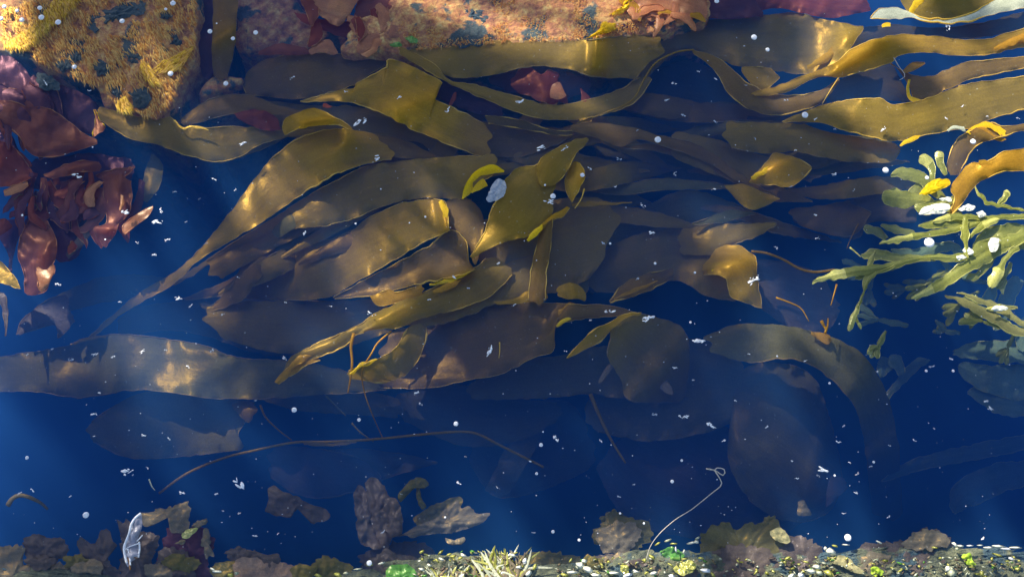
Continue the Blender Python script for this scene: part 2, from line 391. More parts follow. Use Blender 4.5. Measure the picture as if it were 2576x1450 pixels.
# ------------------------------------------------------------------ added unseen tree shape: leaf clumps placed to shade the pool in patches
def shade_tree_helper():
    spots = [(1760,120,150),(1900,40,90),(1640,250,130),(1760,340,150),(1500,440,120),(1900,330,90),(2080,390,90),(800,185,85),(680,200,50),(120,260,70),(1300,320,90),
             (200,960,110),(90,930,90),(760,700,95),(600,760,90),(1200,850,120),(1320,960,120),(1500,920,120),(1600,640,160),(1720,800,120),(1560,560,90),
             (2160,1000,120),(2330,1010,140),(2010,560,110),(2180,560,70),(2480,1000,150),(1250,1170,190),(1650,1220,210),(2150,1270,200),(2480,1250,200),(900,1200,170),(520,1290,170),(180,1290,170),
             (1700,1060,110),(1000,1050,90),(2300,230,50),(2420,60,60),(2330,860,120),(1300,560,60),(1850,1290,110),(1500,1300,90),(2350,1290,100),(750,1370,100),(200,1400,90)]
    spots += [(950,450,60),(1260,250,60),(1060,200,50),(1650,420,90),(1400,640,70),(1150,780,60),(660,960,90),(640,760,70),(1800,440,60),(1290,530,65),(930,225,55),(120,330,80),(30,400,70),(210,470,70),(120,560,60),(40,560,60),(300,470,40),(860,20,70)]
    gaps = [(1040,600,80),(950,640,50),(820,380,65),(1000,280,60),(1930,430,45),(1850,670,50),(2150,140,55),(2110,100,50),(790,870,55),(1000,780,50),(1430,790,40),(2080,850,40),(1150,690,45),(1500,130,32),(1115,545,40),(180,60,230),(380,190,170),(565,90,40),(1360,230,40),(1650,20,100),(2300,20,40),(2540,100,60),(110,640,45),(290,560,45),(1470,860,45),(1010,880,50),(1225,440,45),(1350,590,30),(1440,450,35),(1200,1430,140),(1500,1440,100),(1700,1430,110),(1950,1440,90),(2150,1430,110),(2400,1420,120),(2560,1430,90),(240,850,40),(390,900,85),(1960,990,45),(2420,600,170),(440,600,100),(1300,10,230),(590,330,50),(790,300,45),(480,330,40),(2350,350,60)]  # leaves are left out over these spots so the sun reaches them
    GP = [(P(a, b, -2), r*.00062) for a, b, r in gaps]
    V, F, tips = [], [], []
    for k, (u, v, r) in enumerate(spots):
        Ls = 2.6+0.5*nz(k*1.7, 3.1)
        c = P(u, v, -3)+to_sun*Ls; rr = r*0.00062*1.05; tips.append((c, rr))
        for _ in range(int(26+rr*rr*2600)):
            a = random.uniform(0, 6.283); q = math.sqrt(random.random())
            h = random.uniform(-1, 1)*rr*.4
            # spread the leaves in a flat clump facing the sun, to block it
            e1 = Vector((math.cos(SUN_AZ), -math.sin(SUN_AZ), 0)); e2 = to_sun.cross(e1)
            p = c+e1*math.cos(a)*q*rr+e2*math.sin(a)*q*rr+to_sun*h
            g_ = p-to_sun*((p.z+.02)/to_sun.z)
            if any((g_-x).length < rad*(1+.5*nz(g_.x*14, g_.y*14)) for x, rad in GP): continue
            n_ = (to_sun+Vector([random.gauss(0, .45) for _ in range(3)])).normalized()
            x = n_.cross(Vector((random.gauss(0, 1), random.gauss(0, 1), random.gauss(0, 1)))).normalized(); y = n_.cross(x)
            l, w_ = random.uniform(.030, .050), random.uniform(.014, .022); b = len(V)
            V += [p-x*l, p-y*w_+x*l*.1, p+x*l, p+y*w_+x*l*.1]; F.append((b, b+1, b+2, b+3))
    base = P(1288, 725, 0)+to_sun*3.3; base = Vector((base.x-1.2, base.y+1.2, -0.4))
    r_ = root('shade_tree_helper', base, 'tree-shaped shade helper added out of view, dappling the pool with shade', 'tree')
    LEAFM = weed_mat('helper_leaf', [(.04, .07, .02), (.06, .10, .03), (.08, .13, .04)], (.1, .2, .03), .15, .1)
    BARK = plain_mat('helper_bark', (.10, .08, .06), .8)
    link_mesh('helper_crown', V, F, LEAFM, r_, sm=False)
    top = base+Vector((.2, -.2, 2.4))
    TV, TF = tube([base, base+Vector((.05, 0, .9)), base+Vector((.1, -.1, 1.7)), top], lambda a: .13*(1-.4*a), 10)
    for c, rr in tips:
        e = c+to_sun*(.02+rr*.3); m_ = (top+e)/2+Vector((0, 0, .35))
        pts = [top*(1-t)**2+m_*2*t*(1-t)+e*t*t for t in [i/9 for i in range(10)]]
        v2, f2 = tube(pts, lambda a: .022*(1-.8*a), 6); b = len(TV); TV += v2; TF += [tuple(x+b for x in f) for f in f2]
    link_mesh('helper_trunk', TV, TF, BARK, r_)
shade_tree_helper()

# ------------------------------------------------------------------ kelp: deep ones first
D = RIMD
frond('dim grey wide frond sunk below the thin arched stalk', '230,1060 300,1012 360,988 440,985 520,1000 580,1006 638,1010', '235,1110 330,1152 450,1148 560,1136 612,1126 600,1095 618,1060 638,1032', -13, GREY, rimm=D)
frond('long grey olive frond stretching from the blue corner towards the middle', '-60,905 60,888 160,872 240,845 330,842 440,855 520,870 580,895 640,903 700,905 780,912 880,935 1000,950', '-60,985 90,985 180,998 260,992 330,980 420,985 520,1000 620,1003 700,1000 800,992 900,988 1000,975', (-15, -13, -8.5, -8, -9, -11), GREY, rimm=D, wave=1.2)
frond('faint blue-grey blade deep between the long frond and pale triangle', '330,770 430,760 540,745 640,742 760,748 860,775 940,790', '300,850 420,830 520,845 620,880 700,895 800,885 900,850', -19, GREY, rimm=D)
frond('large dusky frond merging into the blue under the yellow split tips', '1000,826 1080,822 1160,790 1240,762 1300,757 1380,762 1460,765 1540,768 1610,790', '960,975 1080,975 1180,955 1260,940 1340,900 1392,882 1394,835 1400,815 1480,800 1560,795 1610,795', (-9, -6, -4, -4), BROWN, ridges=[(1440, 760, 1398, 822, 20, 1.6)], wave=0.6)
frond('dim frond below the dusky one, cut off square at its end', '1180,965 1300,905 1400,895 1520,870 1575,905 1580,960', '1200,1005 1290,1003 1380,1000 1480,990 1530,998 1580,1000', -11, GREY, rimm=D)
frond('dark frond hanging under the white crumb at the fold', '1560,795 1610,788 1660,800 1720,828 1735,900 1722,1000', '1535,850 1530,900 1560,950 1578,1002 1640,1012 1710,1010', (-3, -7, -13), OLIVE, rimm=D)
frond('dim wide blade sunk to the far side of the round grey frond', '1230,1040 1330,1010 1430,1010 1470,1060', '1190,1180 1250,1250 1370,1230 1480,1180', -23, GREY, rimm=D)
frond('faint purple-grey blade sunk beneath the arched stalk', '700,1120 800,1128 900,1150 960,1200', '680,1200 740,1240 820,1252 960,1215', -19, MAUVE, rimm=D)
frond('faint blade crossing under the arched stalk', '760,1140 880,1128 1010,1140 1100,1160', '860,1170 930,1210 1010,1190 1100,1165', -21, GREY, rimm=D)
frond('broad olive-grey frond lying deep beside the curved one', '1842,1040 1850,960 1895,916 1985,916 2050,952 2080,1030 2105,1120 2120,1200', '1840,1050 1832,1150 1880,1250 1980,1310 2080,1290 2120,1220', (-14, -12, -15, -21), GREY, rimm=D, wave=1.0)
frond('curved grey-brown frond arching over the broad deep one', '1770,845 1850,817 1930,815 2000,822 2060,838 2120,858 2180,900 2235,1000 2262,1130 2270,1290', '1845,905 1900,912 1950,902 2010,905 2060,930 2110,970 2150,1022 2172,1100 2185,1200 2195,1290', (-7, -4.5, -5.5, -15, -30), GREY, rimm=D, rim=(0, 1), wave=0.9)
frond('deep dark wide blade lying under the near end of the curved one', '1700,1060 1800,1060 1900,1120 2000,1170 2120,1200', '1500,1180 1600,1320 1900,1360 2040,1300 2130,1230', -18, MAUVE, rim=(0, 0))
frond('grey wide blade under the crossing of long fronds', '1340,650 1385,597 1450,568 1515,543 1600,530 1650,505 1710,480 1770,482 1830,505 1900,535 1960,560', '1335,745 1400,735 1470,742 1482,690 1490,640 1560,628 1640,640 1720,612 1800,600 1880,592 1955,572', (-6, -7, -11, -9, -9), GREY, rimm=D, wave=0.9)
frond('deep blue-grey blade behind the upright brown strap', '1480,640 1560,600 1660,600 1720,640', '1490,740 1560,690 1660,680 1740,700', -15, GREY, rim=(0, 0))
frond('grey pointed blade below the dark blue gap', '1410,545 1440,490 1490,450 1520,433 1550,445 1600,490 1640,510', '1420,560 1480,540 1540,530 1590,520 1640,512', (-6, -8, -11), GREY, rimm=D)
frond('dim upper frond crossing behind the golden fan', '618,235 612,205 640,165 700,142 800,133 900,140 985,150', '640,240 680,243 760,250 850,228 900,210 940,180 985,160', (-5, -4.5, -4, -5), BROWN, wave=1.0)
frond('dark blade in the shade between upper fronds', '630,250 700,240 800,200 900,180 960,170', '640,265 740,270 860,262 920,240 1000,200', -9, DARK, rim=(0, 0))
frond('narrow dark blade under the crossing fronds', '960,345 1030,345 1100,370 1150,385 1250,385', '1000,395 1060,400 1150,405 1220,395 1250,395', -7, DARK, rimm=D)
frond('brown blade slanting under the slim dark slit', '870,330 935,338 1000,345 1060,375 1100,392', '900,360 940,380 1000,398 1050,398 1100,396', -4, BROWN, rimm=D)
frond('brown blades between the tangle and the blue gap', '1130,300 1200,305 1290,310 1380,320 1450,335', '1150,372 1230,390 1300,395 1360,380 1430,350', (-4, -5, -4), BROWN, rimm=D, wave=0.9)
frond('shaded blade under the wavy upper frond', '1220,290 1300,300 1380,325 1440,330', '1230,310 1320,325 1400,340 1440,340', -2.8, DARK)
frond('long slim frond curving down towards the yellow arrow tip', '1440,312 1500,308 1580,318 1650,338 1740,360 1800,390 1850,428 1900,462 1960,496', '1440,330 1500,345 1560,368 1610,350 1680,372 1760,400 1830,440 1890,475 1960,502', (-3, -4, -5, -4), BROWN, rimm=D)
frond('thin lower frond bordering the dark blue gap', '1560,368 1640,362 1720,380 1800,412 1850,450 1900,470', '1560,374 1640,378 1700,395 1780,420 1830,452 1895,474', (-4.5, -6, -5), BROWN, rimm=D)
frond('dark brown frond below the widest frond on its right', '1830,305 1900,308 2000,312 2100,335 2180,350 2240,358 2262,368', '1840,372 1920,386 2000,383 2080,397 2160,408 2240,406 2262,385', -3.8, OLIVE, rimm=D)
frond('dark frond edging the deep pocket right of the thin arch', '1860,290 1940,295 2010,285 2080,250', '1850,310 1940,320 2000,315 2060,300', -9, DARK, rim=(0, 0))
frond('dark purple blade sunk in front of the pale wrack', '2000,520 2080,518 2170,492 2230,480 2300,520', '2000,560 2090,590 2160,600 2190,560 2300,560', -8, MAUVE, rim=(0, 0))
frond('brown pointed blade deep before the wrack tips', '1990,525 2080,515 2140,508 2190,535', '2020,570 2090,590 2150,590 2190,537', -6.5, BROWN, rimm=D)
frond('dim grey blade beneath the small golden fold', '1900,650 1980,660 2060,690 2100,750', '1920,780 2000,830 2080,830 2110,790', -10, MAUVE, rim=(0, 0))
frond('brown shoulder blade above the golden fold', '1720,575 1800,562 1880,562 1930,558 1953,560', '1720,640 1790,640 1850,612 1910,592 1953,566', (-7, -5, -4, -3.5), OLIVE, rimm=D)
frond('small brown frond left of the golden fold, creased', '1533,757 1560,722 1590,700 1630,690 1690,672', '1535,762 1570,752 1620,735 1650,722 1690,700', (-4, -4, -6), BROWN, ridges=[(1550, 748, 1660, 708, 12, 1.0)])
frond('golden folded frond lying over the dim blades, with a bright crease', '1790,640 1812,620 1850,617 1880,630 1900,650 1905,700 1917,772', '1770,690 1800,690 1825,700 1835,740 1850,752 1880,762 1917,776', (-5, -3, -3, -4), GOLD, ridges=[(1790, 678, 1880, 655, 18, 1.8)], wave=0.3)
frond('tan corner flap at the end of the wide sunk frond', '585,1012 610,1008 638,1011', '600,1040 622,1062 634,1052', -11, BROWN, rimm=D)
frond('thin leaf edge strip hugging the arched stalk', '760,1108 830,1114 900,1108', '765,1118 830,1122 895,1113', -9.2, OLIVE, rim=(0, 0))
frond('dim blade behind the crossing point of long fronds', '1240,340 1330,330 1420,345 1470,400', '1260,390 1330,420 1400,420 1460,430', -6, OLIVE, rimm=D)
frond('dark olive blade filling the middle right shade', '1560,330 1700,370 1840,400 1900,440', '1500,430 1640,440 1760,470 1880,480', -13, GREY, rim=(0, 0))
frond('dim blade beneath the dark brown frond', '1640,240 1760,300 1900,330 2060,400', '1620,300 1740,360 1880,400 2040,460', -15, GREY, rim=(0, 0))
frond('dim blade behind the upper wide fronds', '1560,110 1700,140 1850,200 1900,260', '1540,220 1640,260 1780,280 1880,300', -14, GREY, rim=(0, 0))
frond('large dark olive blade under the tail of the widest frond', '520,768 640,757 800,756 960,752', '560,850 700,888 850,878 990,830', -9, OLIVE, rim=(0, 0))
frond('olive blade filling the shade behind the tangle leaves', '1200,560 1290,530 1400,500 1500,495', '1210,665 1300,722 1400,735 1485,700', -5.5, OLIVE, rim=(0, 0))
frond('wide dim olive blade leading to the golden fold', '1490,640 1600,590 1700,575 1800,600 1860,625', '1500,735 1600,730 1700,705 1780,745 1850,755', (-9, -8, -6), OLIVE, rimm=D, wave=.9)
frond('wide dim olive blade sunk before the broad deep frond', '1480,1000 1580,905 1740,850 1860,905', '1500,1085 1640,1110 1780,1085 1870,1050', -14, GREY, rim=(0, 0))
frond('large dim blade below the dusky frond', '1000,990 1150,965 1300,1000 1400,1010', '1020,1060 1160,1120 1300,1110 1400,1060', -17, GREY, rim=(0, 0))
frond('dark olive blade behind the fan and the curled frond', '640,250 760,262 900,270 1020,300 1150,370', '680,330 760,350 900,345 1010,380 1140,402', -6.5, OLIVE, rim=(0, 0))
frond('dark olive blade under the slanting ones, near the long slit', '520,655 660,590 800,480 940,410 1080,390', '560,700 700,620 840,560 980,500 1120,490', -6.5, BROWN, rim=(0, 0))
frond('olive underblade joining the arch and the arrow tip', '1700,330 1800,350 1900,385 1960,400', '1700,400 1800,440 1880,465 1940,470', -6, OLIVE, rim=(0, 0))
frond('rippled dim strap crossing the middle blue', '1240,990 1300,1050 1260,1150 1220,1230', '1330,1000 1370,1070 1330,1160 1280,1240', -18, GREY, rim=(0, 0))
frond('long dim strap leaving the yellow tips for the deep', '600,905 720,930 860,965 1000,1000', '620,990 740,1030 860,1040 1000,1050', -15, GREY, rim=(0, 0))
for k in range(30):
    u = random.uniform(480, 2000); fl = u > 1200
    v = random.uniform(230, 620) if fl else random.uniform(760-.45*(u-300), 880-.42*(u-300))
    a = random.gauss(.12 if fl else -.48, .12); l = random.uniform(260, 520); wd = random.uniform(24, 62); c = random.uniform(-.22, .22)
    if 350 < u < 760 and v < 560: continue
    T, B = ribbon_edges([(u, v, 5), (u+math.cos(a)*l*.3, v+math.sin(a)*l*.3, wd*.8), (u+math.cos(a+c)*l*.62, v+math.sin(a+c)*l*.62, wd), (u+math.cos(a+c)*l, v+math.sin(a+c)*l, wd*.15)])
    frond('narrow olive frond woven through the middle of the kelp mat', T, B, (random.uniform(-11, -6), random.uniform(-8, -5), random.uniform(-12, -6)), random.choice([OLIVE, GREY, BROWN]), rimm=D, wave=.7)
# ---- the big middle fronds
frond('long slanting frond with a thin tail reaching to the blue water', '222,848 290,785 350,737 430,690 490,640 560,558 640,450 700,385 760,345 810,328 870,325 935,335', '232,848 300,795 370,752 440,712 500,655 570,612 640,570 700,530 770,482 840,440 900,418 945,408 985,400', (-12, -9, -5.5, -3.5, -2.5, -3), GOLD, wave=0.7, ridges=[(868, 318, 870, 350, 13, 1.6)])
frond('slanting brown-olive frond right below the long tailed one', '430,712 510,660 600,602 700,540 760,500 830,462 900,427 960,412 1030,402 1100,396 1180,392 1245,390', '440,718 560,648 640,612 740,577 830,566 900,545 960,520 1040,500 1110,497 1160,500 1195,470 1240,440', (-11, -7, -4, -3.5, -3), OLIVE, wave=0.7)
frond('widest golden frond of the pool, glowing at its rounded end', '460,750 560,712 640,665 760,622 870,585 930,545 1000,515 1060,503 1110,503 1124,520 1130,578', '465,755 560,745 640,752 740,755 830,745 900,707 980,660 1060,612 1105,592 1128,582', (-15, -11, -7, -3.5, -2.2), GOLD, wave=0.6, ridges=[(1112, 505, 1122, 570, 12, 1.2)])
frond('brown fold tucked under the widest golden frond', '838,748 920,702 1000,660 1080,617 1130,578 1160,592 1175,615 1178,660', '842,752 900,748 950,742 1000,728 1060,712 1120,700 1160,690 1195,678', (-6, -4, -2.6, -2.0), BROWN, ridges=[(1090, 712, 1175, 684, 12, 1.5)], bulge=-0.8)
frond('faint deep blade below the widest golden frond', '500,760 620,765 740,775 860,780 930,790', '640,830 700,850 780,850 860,830 930,800', -14, GREY, rimm=D)
frond('long olive ribbon frond with split yellow tips at its lower end', '702,950 730,900 780,872 860,836 905,815 940,790 1000,760 1080,728 1150,692 1200,668 1222,650', '705,952 760,912 810,895 870,868 900,840 960,826 1000,826 1060,800 1140,780 1230,745 1290,690', (-5, -3, -2, -2.5, -3), OLIVE, wave=0.5, ridges=[(950, 805, 1030, 762, 16, 1.2), (760, 890, 830, 860, 14, 1.2)])
frond('olive grey blade running from the ribbon to the upright strap', '1000,790 1100,740 1200,690 1290,655 1345,640', '1060,825 1160,800 1240,765 1290,758 1345,752', (-4, -4, -5), OLIVE, rimm=D)
frond('yellowish flap with a bright curved lip below the ribbon', '1026,824 1012,850 990,878 960,897 910,918 878,932', '1072,822 1070,860 1052,905 1015,945 960,962 880,950', (-3.5, -3, -4), OLIVE, zt=(-2.4, -1.9, -2.4), zb=(-4, -5, -5), ridges=[(1005, 858, 912, 917, 9, 0.8)], rimr=0.0013)
frond('short orange split tip crossing the blue gap', '690,960 720,925 760,905 800,900', '700,965 740,940 770,920 805,905', -3, ORANGE)
frond('thin yellow fold with ragged ends under the brown fold', '930,745 960,735 982,725 1000,735 1060,715', '935,752 950,768 1000,762 1060,748', -2.0, ORANGE)
frond('crumpled yellow lip on the white crumb frond', '1425,900 1460,860 1500,825 1540,808 1570,790 1612,785', '1428,900 1478,876 1512,858 1540,826 1575,800 1612,790', (-2, -1.5, -2.5), OLIVE, zt=(-1.6, -1.2, -1.8), zb=(-3, -3, -2.8), rimr=0.001)
# ---- upper fronds
frond('long wide olive frond passing in front of the orange rock', '1020,128 1080,115 1190,113 1260,86 1340,88 1400,95 1480,100 1560,90 1640,72', '1050,165 1120,190 1180,196 1260,185 1330,168 1400,170 1450,180 1490,192 1600,200', (-2.5, -2.2, -2.2, -3), OLIVE, ridges=[(1502, 95, 1498, 160, 13, 2.0)], rimm=D)
frond('wide dark-middled frond ending square beside the narrow wavy ribbon', '1500,104 1600,80 1720,52 1800,48 1900,40 2000,33 2070,48 2172,68', '1490,195 1580,195 1620,200 1700,130 1780,135 1850,165 1960,180 2020,187 2060,180 2105,160 2140,120 2172,72', (-4.5, -5.5, -5, -2.2), OLIVE, wave=0.9, ridges=[(2050, 175, 2150, 100, 40, 1.3)], rimm=D)
frond('wavy olive frond swinging under the red tufts', '1010,118 1090,160 1130,200 1190,212 1290,240 1370,262 1430,262 1500,245 1560,225 1610,195', '1005,135 1080,182 1140,215 1240,258 1330,292 1400,302 1460,300 1540,282 1600,255 1640,200', (-1.6, -2, -2.2, -4), OLIVE, wave=0.6)
frond('golden fan frond with a small hooked notch on its upper edge', '755,256 850,228 893,220 898,208 960,177 974,170 976,150 1010,156 1060,180 1112,208 1078,222 1095,250 1150,275 1220,312', '760,258 840,254 900,262 960,285 1030,322 1090,347 1150,372 1212,394', (-3, -1.6, -1.3, -2, -4), GOLD, ridges=[(1090, 250, 1000, 285, 30, 1.3)], wave=0.5)
frond('olive frond under the orange rock, scalloped along its top', '250,268 330,290 400,298 430,296 446,312 465,325 485,316 520,322 600,318 700,328 790,325', '250,300 320,345 400,365 470,390 545,408 600,395 640,372 690,352 790,335', (-3, -2.5, -4, -5), OLIVE, rimr=0.001)
frond('dull brown frond curling above the scalloped one', '455,300 500,265 560,240 630,240 690,262 760,280', '470,318 530,300 600,285 660,285 720,290 760,300', -4, BROWN, rimm=D)
frond('small curled golden frond beside the upper slanting one', '715,338 712,308 735,290 790,272 850,300 880,318 892,332', '716,340 750,325 790,318 830,314 860,318 892,335', (-1.6, -1.0, -2), GOLD, ridges=[(765, 310, 830, 300, 10, 1.3)])
frond('narrow slanting leaf left of the golden one', '540,400 600,370 680,335 740,320', '550,412 620,392 690,362 740,332', -5.5, GREY, rimm=D)
frond('upright kelp strip between orange rock and red tuft', '537,-40 535,60 533,120 536,190', '600,-40 595,60 592,110 573,195', (-3, -2.8, -4), BROWN, ridges=[(535, 108, 590, 72, 14, 1.4)], rimm=D)
frond('brown frond falling right from the thin arch', '1740,125 1800,142 1840,172 1880,208 1940,234 2000,240 2060,230 2112,198', '1742,132 1800,180 1830,232 1880,272 1940,290 2000,282 2060,262 2095,230', (-1.8, -2.5, -3.5, -3), BROWN, rimr=0.001)
frond('small yellow leaf behind the arch frond', '1868,168 1900,168 1935,172 1962,194', '1872,190 1895,215 1925,226 1962,196', -3.2, GOLD)
frond('narrow wavy golden ribbon crossing the upper water', '1890,232 1960,214 2030,186 2100,160 2140,126 2200,100 2260,88 2340,90 2420,100 2500,95 2640,50', '1930,242 1980,232 2030,206 2060,193 2110,195 2170,180 2240,157 2262,140 2330,132 2400,140 2480,138 2540,126 2640,100', (-2.6, -1.8, -1.0, -1.2, -1.5, -1.2), GOLD, ridges=[(2105, 168, 2210, 105, 12, 1.4)], rimr=0.001)
frond('dark upper right frond behind the narrow wavy ribbon', '2170,70 2250,62 2340,70 2420,66 2500,50 2640,10', '2150,125 2220,98 2300,95 2400,98 2500,90 2640,60', -7, DARK, rimm=D)
frond('slim brown frond joining the widest right-hand frond', '2240,160 2290,186 2340,192 2400,167 2460,153 2640,138', '2285,200 2300,250 2325,258 2370,230 2400,218 2460,195 2640,160', (-4, -1.8, -1.2), BROWN, ridges=[(2290, 235, 2320, 258, 12, 1.2)], rimr=0.001)
frond('widest frond on the right, pale tip pointing at the blue gap', '1968,306 2000,290 2060,268 2130,252 2200,248 2220,250 2245,263 2290,258 2350,242 2400,222 2440,210 2640,185', '1972,308 2060,308 2130,330 2200,346 2250,356 2330,340 2400,326 2450,322 2490,300 2640,262', (-2.6, -1.5, -1.2, -1.3, -1.4), OLIVE, wave=0.5, ridges=[(2160, 262, 2170, 330, 24, 0.6)], rimr=0.001)
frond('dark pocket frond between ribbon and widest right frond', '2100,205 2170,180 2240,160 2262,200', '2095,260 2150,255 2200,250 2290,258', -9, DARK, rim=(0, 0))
frond('small orange leaf in the dark gap under the ribbon', '2270,180 2290,158 2325,155', '2275,184 2300,178 2328,160', -2.6, ORANGE, rim=(0, 0))
frond('yellow arrow-shaped frond tip above the dark water', '1884,456 1930,405 1950,384 2000,396 2042,422', '1885,460 1940,466 1985,470 2015,452 2042,425', (-4, -2.2, -2.5), GOLD, ridges=[(1890, 448, 1965, 410, 14, 1.2)])
frond('golden leaf below the yellow arrow tip', '1822,466 1870,462 1910,478 1962,498', '1835,480 1862,512 1890,528 1920,520 1962,500', (-4, -3, -3.5), GOLD, rimm=D)
frond('thin grey pointed frond right of the deep gap', '1740,565 1800,540 1840,528 1900,535', '1745,568 1810,560 1850,552 1900,537', -4.5, GREY, rimm=D)
frond('upper olive leaf of the tangle, tapering up to the crossing', '1475,345 1420,362 1375,388 1352,412 1350,445', '1482,352 1447,390 1430,425 1412,452 1385,468', (-1.8, -1.0, -0.7), OLIVE, rimr=.001)
frond('olive leaf at the middle of the tangle, with a torn lower point', '1385,410 1352,414 1300,424 1262,462 1250,500 1236,530 1218,585 1200,615 1183,645', '1400,440 1398,470 1385,500 1392,530 1368,575 1340,592 1300,600 1245,618 1188,650', (-1.5, -1.2, -0.8, -0.8, -0.9), OLIVE, rimr=0.0011, rim=(1, 0), wave=0.4)
frond('bright yellow curl beside the floating white bubble film', '1162,500 1172,460 1200,428 1238,413 1268,430', '1166,500 1190,478 1190,458 1210,442 1240,437 1268,434', (-1.0, -0.3, -0.6), YEL, zt=(-0.5, 0.3, 0.0), zb=(-1.5, -1.6, -1.5), rim=(0, 0))
frond('little yellow fold inside the bright curl', '1185,482 1195,465 1215,450 1226,464', '1187,486 1205,478 1215,472 1227,468', -0.8, YEL, rim=(0, 0))
frond('yellow twisted piece right of the tangle leaf', '1440,408 1420,452 1426,488 1437,506', '1458,410 1472,440 1456,478 1439,508', (-1.2, -0.6, -1.4), GOLD, zt=(-2, -2.2, -2), zb=(-0.8, -0.3, -1), rim=(1, 1))
frond('orange edge flap under the tangle leaf', '1425,518 1400,535 1372,555 1345,585 1322,600', '1432,522 1418,545 1392,552 1362,580 1328,602', (-1.0, -0.6, -0.6), ORANGE, zt=(-0.6, -0.2, -0.4), zb=(-1.5, -1.6, -1), rim=(0, 1))
frond('narrow golden sliver pointing right out of the tangle', '1438,512 1480,506 1540,508 1590,508', '1440,520 1480,518 1530,516 1590,511', -3.5, GOLD, rim=(0, 0))
frond('upright brown strap standing across the wide blades', '1366,560 1350,620 1335,690 1328,755', '1390,545 1386,620 1375,690 1372,755', (-1.4, -1.6, -2.0), BROWN, wave=0.3, bulge=0.6)
frond('golden foot of the upright strap', '1240,757 1290,752 1330,730 1372,722', '1250,765 1300,764 1340,758 1372,756', -2.4, GOLD, rim=(0, 0))
frond('short glowing band right of the upright strap', '1405,720 1430,712 1455,715 1470,730', '1405,745 1430,752 1455,752 1472,756', -2.4, GOLD, ridges=[(1432, 712, 1445, 745, 7, 0.8)], rim=(0, 0))
frond('brown fold wrapping round the end of the widest golden frond', '1130,500 1180,500 1215,540 1215,600', '1130,575 1160,590 1178,620 1190,660', (-3.4, -3, -2.6), BROWN, rim=(0, 0))
frond('orange frond bent downward among the pale wrack', '2640,368 2530,380 2500,398 2470,410 2440,410 2412,440 2390,475 2402,500 2385,540', '2640,432 2540,430 2500,440 2462,460 2442,480 2432,495 2420,512 2402,532 2388,545', (-0.8, -0.3, -0.5, -0.8), ORANGE, wave=0.4, ridges=[(2475, 415, 2490, 425, 14, 0.5)], rimr=0.0012)
frond('dark folded frond with yellow rims above the pale wrack', '2380,420 2400,360 2440,330 2490,308 2530,318 2640,300', '2410,440 2450,372 2490,352 2520,345 2560,330 2640,322', (-3, -1.4, -1), BROWN, ridges=[(2440, 318, 2500, 352, 12, 1.2)], rimr=0.0014)
frond('yellow hooked lip on the folded frond', '2430,330 2460,312 2490,308 2530,330', '2440,338 2475,322 2495,325 2520,345', -0.6, YEL, rim=(0, 0))
frond('large olive frond with a pale rolled lip, topmost by the red mass', '2280,-60 2330,-50 2400,-60 2480,-60 2580,-80', '2285,36 2320,48 2380,52 2440,42 2520,14', (-2, -1.5, -1.2), OLIVE, ridges=[(2380, -20, 2290, 38, 18, 1.2)], rim=(0, 0))
frond('pale rolled lip lying along the top olive frond', '2188,46 2212,24 2250,18 2292,32 2330,46 2400,46 2450,30 2500,2 2640,-40', '2190,48 2250,49 2290,43 2320,53 2370,58 2430,56 2500,36 2640,6', (-0.5, 0.1, 0.2, 0.2), PALE, wave=0.3, rimr=0.0012)
frond('small yellow flap hanging below the pale lip', '2368,60 2378,52 2390,56', '2366,70 2378,68 2390,68', -0.6, YEL, rim=(0, 0)) if False else None
frond('small yellow scrap between pale lip and ribbon', '2218,62 2230,55 2240,56', '2218,68 2232,68 2240,68', -1.0, YEL, rim=(0, 0))
frond('yellow pointed leaf on the dark notch below the widest right frond', '2262,365 2275,352 2300,342 2312,335', '2265,368 2285,360 2305,352 2314,340', -0.8, YEL, rim=(0, 0))
frond('small grey-green flap between two right fronds', '2430,330 2400,325 2385,330', '2425,318 2400,316 2380,326', -0.4, PALE, rim=(0, 0)) 
frond('grey leaf standing alone in the open blue water', '382,388 366,430 360,470 362,505', '388,388 410,420 402,470 370,510', (-7, -6), GREY, rimm=D)
frond('pale mauve leaf with a sharp corner above the long grey frond', '40,840 60,800 110,760 165,740 172,772', '60,838 110,822 145,818 148,850 188,808', -10, MAUVE, rimm=D)
frond('brownish leaf tip entering beside the red tufts', '-40,640 0,655 25,680 50,722', '-40,720 0,712 30,722 52,727', -2.5, OLIVE)
frond('thin leaf edge below the brownish tip', '0,735 15,745 20,790 16,845', '-20,740 0,760 10,800 13,845', -6, MAUVE, rimm=D)
frond('dim leaf sunk left of the slanting tail', '140,745 240,700 330,690 420,700', '150,790 240,765 330,750 400,735', -17, GREY, rim=(0, 0))
frond('small grey scrap hovering under the white crumb frond', '1645,935 1665,935 1690,975', '1650,960 1670,985 1692,992', -9, TAN, rim=(0, 0))
frond('crooked pale stem-like scrap on the dim square frond', '1528,872 1540,900 1520,930 1505,960', '1538,872 1550,905 1530,940 1508,965', -7, TAN, rim=(0, 0))
def fold(start, pts, z, m=YEL, bulge=.55):  # adds bright ribbons for sun streaks, the light put into their colour
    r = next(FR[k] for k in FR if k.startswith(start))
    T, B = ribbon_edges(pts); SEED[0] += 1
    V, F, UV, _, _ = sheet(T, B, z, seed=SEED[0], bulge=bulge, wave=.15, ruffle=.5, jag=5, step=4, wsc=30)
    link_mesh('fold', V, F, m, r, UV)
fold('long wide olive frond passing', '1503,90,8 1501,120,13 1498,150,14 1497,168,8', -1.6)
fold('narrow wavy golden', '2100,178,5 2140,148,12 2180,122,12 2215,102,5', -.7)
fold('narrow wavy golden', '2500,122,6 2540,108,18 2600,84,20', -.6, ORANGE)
fold('yellow arrow', '1890,448,5 1920,432,13 1945,420,12 1968,406,5', -1.6)
